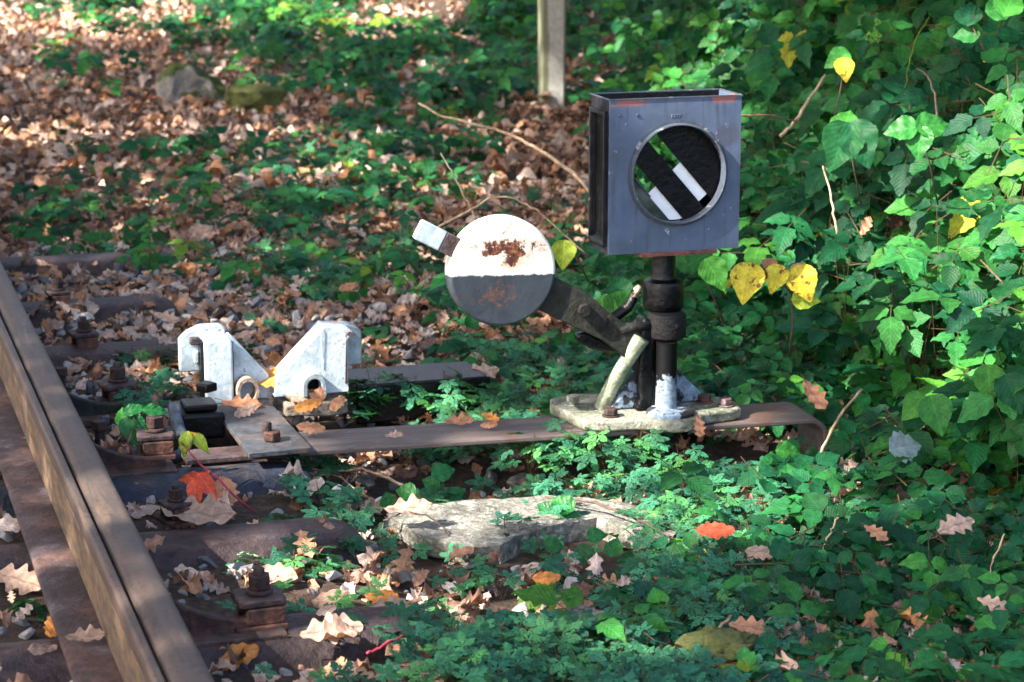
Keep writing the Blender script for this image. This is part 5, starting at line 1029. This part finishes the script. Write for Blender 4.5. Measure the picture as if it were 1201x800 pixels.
# ---------------------------------------------------------------- unseen trees added overhead for shade, crowns cut to place sun patches
LIT = [ # world point, radius of the shaft that reaches it
 (at(112, 650, .06), .10), (at(60, 545, .1), .05), (at(140, 570, .15), .06), (at(170, 590, .15), .05),
 (L2W(-.90, .45, .05), .05), (L2W(-.71, .45, .08), .20), (L2W(-.56, .3, -.0), .16), (pb+Vector((0, 0, .15)), .12), (pb+Vector((0, 0, .4)), .14), (pb+Vector((0, 0, .75)), .14), (at(190, 700, .15), .05), (at(230, 770, .15), .05), (at(330, 690, -.05), .12), (at(420, 720, -.05), .12),
 (L2W(-.40, -.07, .43), .14), (L2W(-.58, -.07, .48), .10),
 (at(605, 385, -.1), .17), (at(500, 455, -.03), .14), (at(450, 470, -.03), .12), (L2W(-.15, -.06, .08), .13), (L2W(.0, -.1, .04), .07),
 (at(660, 530, -.03), .15), (at(740, 540, -.03), .14), (at(830, 600, -.03), .20), (at(890, 570, -.03), .16), (at(960, 600, -.03), .10), (at(620, 590, -.06), .12), (at(520, 610, -.06), .16), (at(600, 615, -.06), .10),
 (at(390, 560, -.1), .10), (at(360, 690, -.06), .10), (at(260, 585, -.03), .08),
 (at_depth(1130, 170, 5.6), .42), (at_depth(1190, 260, 5.3), .34), (at_depth(1040, 220, 5.9), .28), (at_depth(910, 225, 6.3), .28), (at_depth(960, 250, 6.0), .2), (at_depth(1130, 330, 5.3), .26), (at_depth(1160, 420, 5.2), .14), (at_depth(890, 330, 5.5), .10),
 (at_depth(760, 30, 8.5), .35), (at_depth(740, 95, 7.5), .15), (at_depth(700, 60, 9), .25), (at(647, 60, .5), .2), (at(60, 480, -.1), .06), (ground_at(60, 36), .3), (ground_at(150, 42), .35), (ground_at(260, 30), .6), (ground_at(350, 35), .6), (ground_at(430, 20), .7), (ground_at(340, 5), 1.6), (ground_at(200, 15), 1.3), (ground_at(450, 8), 1.2), (ground_at(480, 50), .3), (ground_at(100, 55), .25),
 (at(420, 190, -.05), .22), (at(395, 230, -.05), .15), (at(60, 150, -.05), .3), (at(600, 360, -.05), .12), (at(520, 210, -.05), .18),
 (at(1180, 560, -.05), .08), (at(1000, 690, -.05), .09), (at(780, 780, -.05), .09), (at(560, 760, -.05), .08)]
def canopy():
    N_ = 26000; gx = rng.uniform(-7.5, 5.5, N_); gy = rng.uniform(-1, 24, N_)
    small = sn(gx, gy, 5.2, 3)+.6*sn(gx, gy, 11., 5); keep = small < 1.22
    t_ = rng.uniform(4.6, 8.6, N_)/SUN.z; C_ = np.stack([gx, gy, np.full(N_, 0.)], 1)+t_[:, None]*np.array(SUN)[None]
    d = np.array(SUN)
    for P, r_ in LIT:
        q = C_-np.array(P)[None]; al = q@d; per = np.linalg.norm(q-al[:, None]*d[None], axis=1); keep &= ~((per < r_+.05*rng.random(N_)) & (al > 0))
    return C_[keep]
CP = canopy()
trunks = [((-3.6, -3.2), 'unseen broad oak added to shade the track, behind the camera to the left'), ((-9.5, 3.2), 'unseen shade oak left of the track'), ((-10.5, 10.5), 'unseen tall shade oak far left of the track'), ((-8.5, 18.5), 'unseen shade oak at the far left end of the clearing')]
def thicket():  # unseen bush added to darken the upper right bank, gaps cut for sun
    q = rng.uniform(size=(12000, 3)); C_ = np.stack([-.3+3.6*q[:, 0], 5.8+6.5*q[:, 1], 1.5+1.6*q[:, 2]], 1)
    C_[:, 2] = np.maximum(C_[:, 2], terr(C_[:, 0], C_[:, 1])+.5); k = (C_[:, 0] > x0(C_[:, 1])-.05) & (C_[:, 2] > CAM_H-.06*C_[:, 1]+.25)
    d = np.array(SUN)
    for P, r_ in LIT:
        q = C_-np.array(P)[None]; al = q@d; per = np.linalg.norm(q-al[:, None]*d[None], axis=1); k &= ~((per < r_) & (al > 0))
    C_ = C_[k]; n_ = len(C_); b_ = Vector((2.6, 9.2, tz(2.6, 9.2))); t = thing('shade_bush', 'unseen hazel bush added over the bank to darken it, above the top edge of the photo', 'bush', b_[:], track=False)
    mb = MB()
    for j in rng.choice(n_, 14, replace=False):
        e_ = Vector(C_[j])-b_; mb.tube([(rng.normal(0, .1), rng.normal(0, .1), -.2), e_*.5+Vector((0, 0, .5)), e_], [.03, .02, .006], 6)
    mb.build('stems', 'bark', t, smooth=True)
    lv = instance([single(4, 2, w=.5, serr=0, cup=.2, droop=.2)], C_-np.array(b_), rng.normal(size=(n_, 3)), np.stack([rng.normal(0, .5, n_), rng.normal(0, .5, n_), np.ones(n_)], 1), rng.uniform(.09, .15, n_), rng.random((n_, 2)))
    o = emit('shade_crown', lv, 'tree_leaf'); o.parent = t
thicket()
ow = np.argmin(np.stack([np.hypot(CP[:, 0]-x, (CP[:, 1]-y)) for (x, y), _ in trunks], 1), 1)
for k, ((x, y), lb) in enumerate(trunks):
    z = tz(x, y); t = thing('shade_oak', lb, 'tree', (x, y, z), track=False, group='unseen trees gapped for sun patches')
    C_ = CP[ow == k]; n_ = len(C_); mb = MB(); mb.tube([(0, 0, -.3), (.05, 0, 1.2), (.0, .08, 3.2), (.15, .1, 5.2)], [.30, .22, .18, .12], 14)
    for j in rng.choice(n_, min(14, n_), replace=False):
        e_ = Vector(C_[j])-Vector((x, y, z)); s_ = Vector((.05, .05, rng.uniform(2.6, 5))); md = s_.lerp(e_, .5)+Vector((0, 0, .5)); mb.tube([s_, md, e_], [.07, .04, .012], 7)
    mb.build('trunk', 'bark', t, smooth=True)
    lv = instance([single(4, 2, w=.5, serr=0, cup=.2, droop=.2)], C_-np.array([x, y, z]), rng.normal(size=(n_, 3)), np.stack([rng.normal(0, .5, n_)-.4, rng.normal(0, .5, n_)-.2, np.ones(n_)], 1), rng.uniform(.17, .27, n_), rng.random((n_, 2)))
    o = emit('shade_crown', lv, 'tree_leaf'); o.parent = t
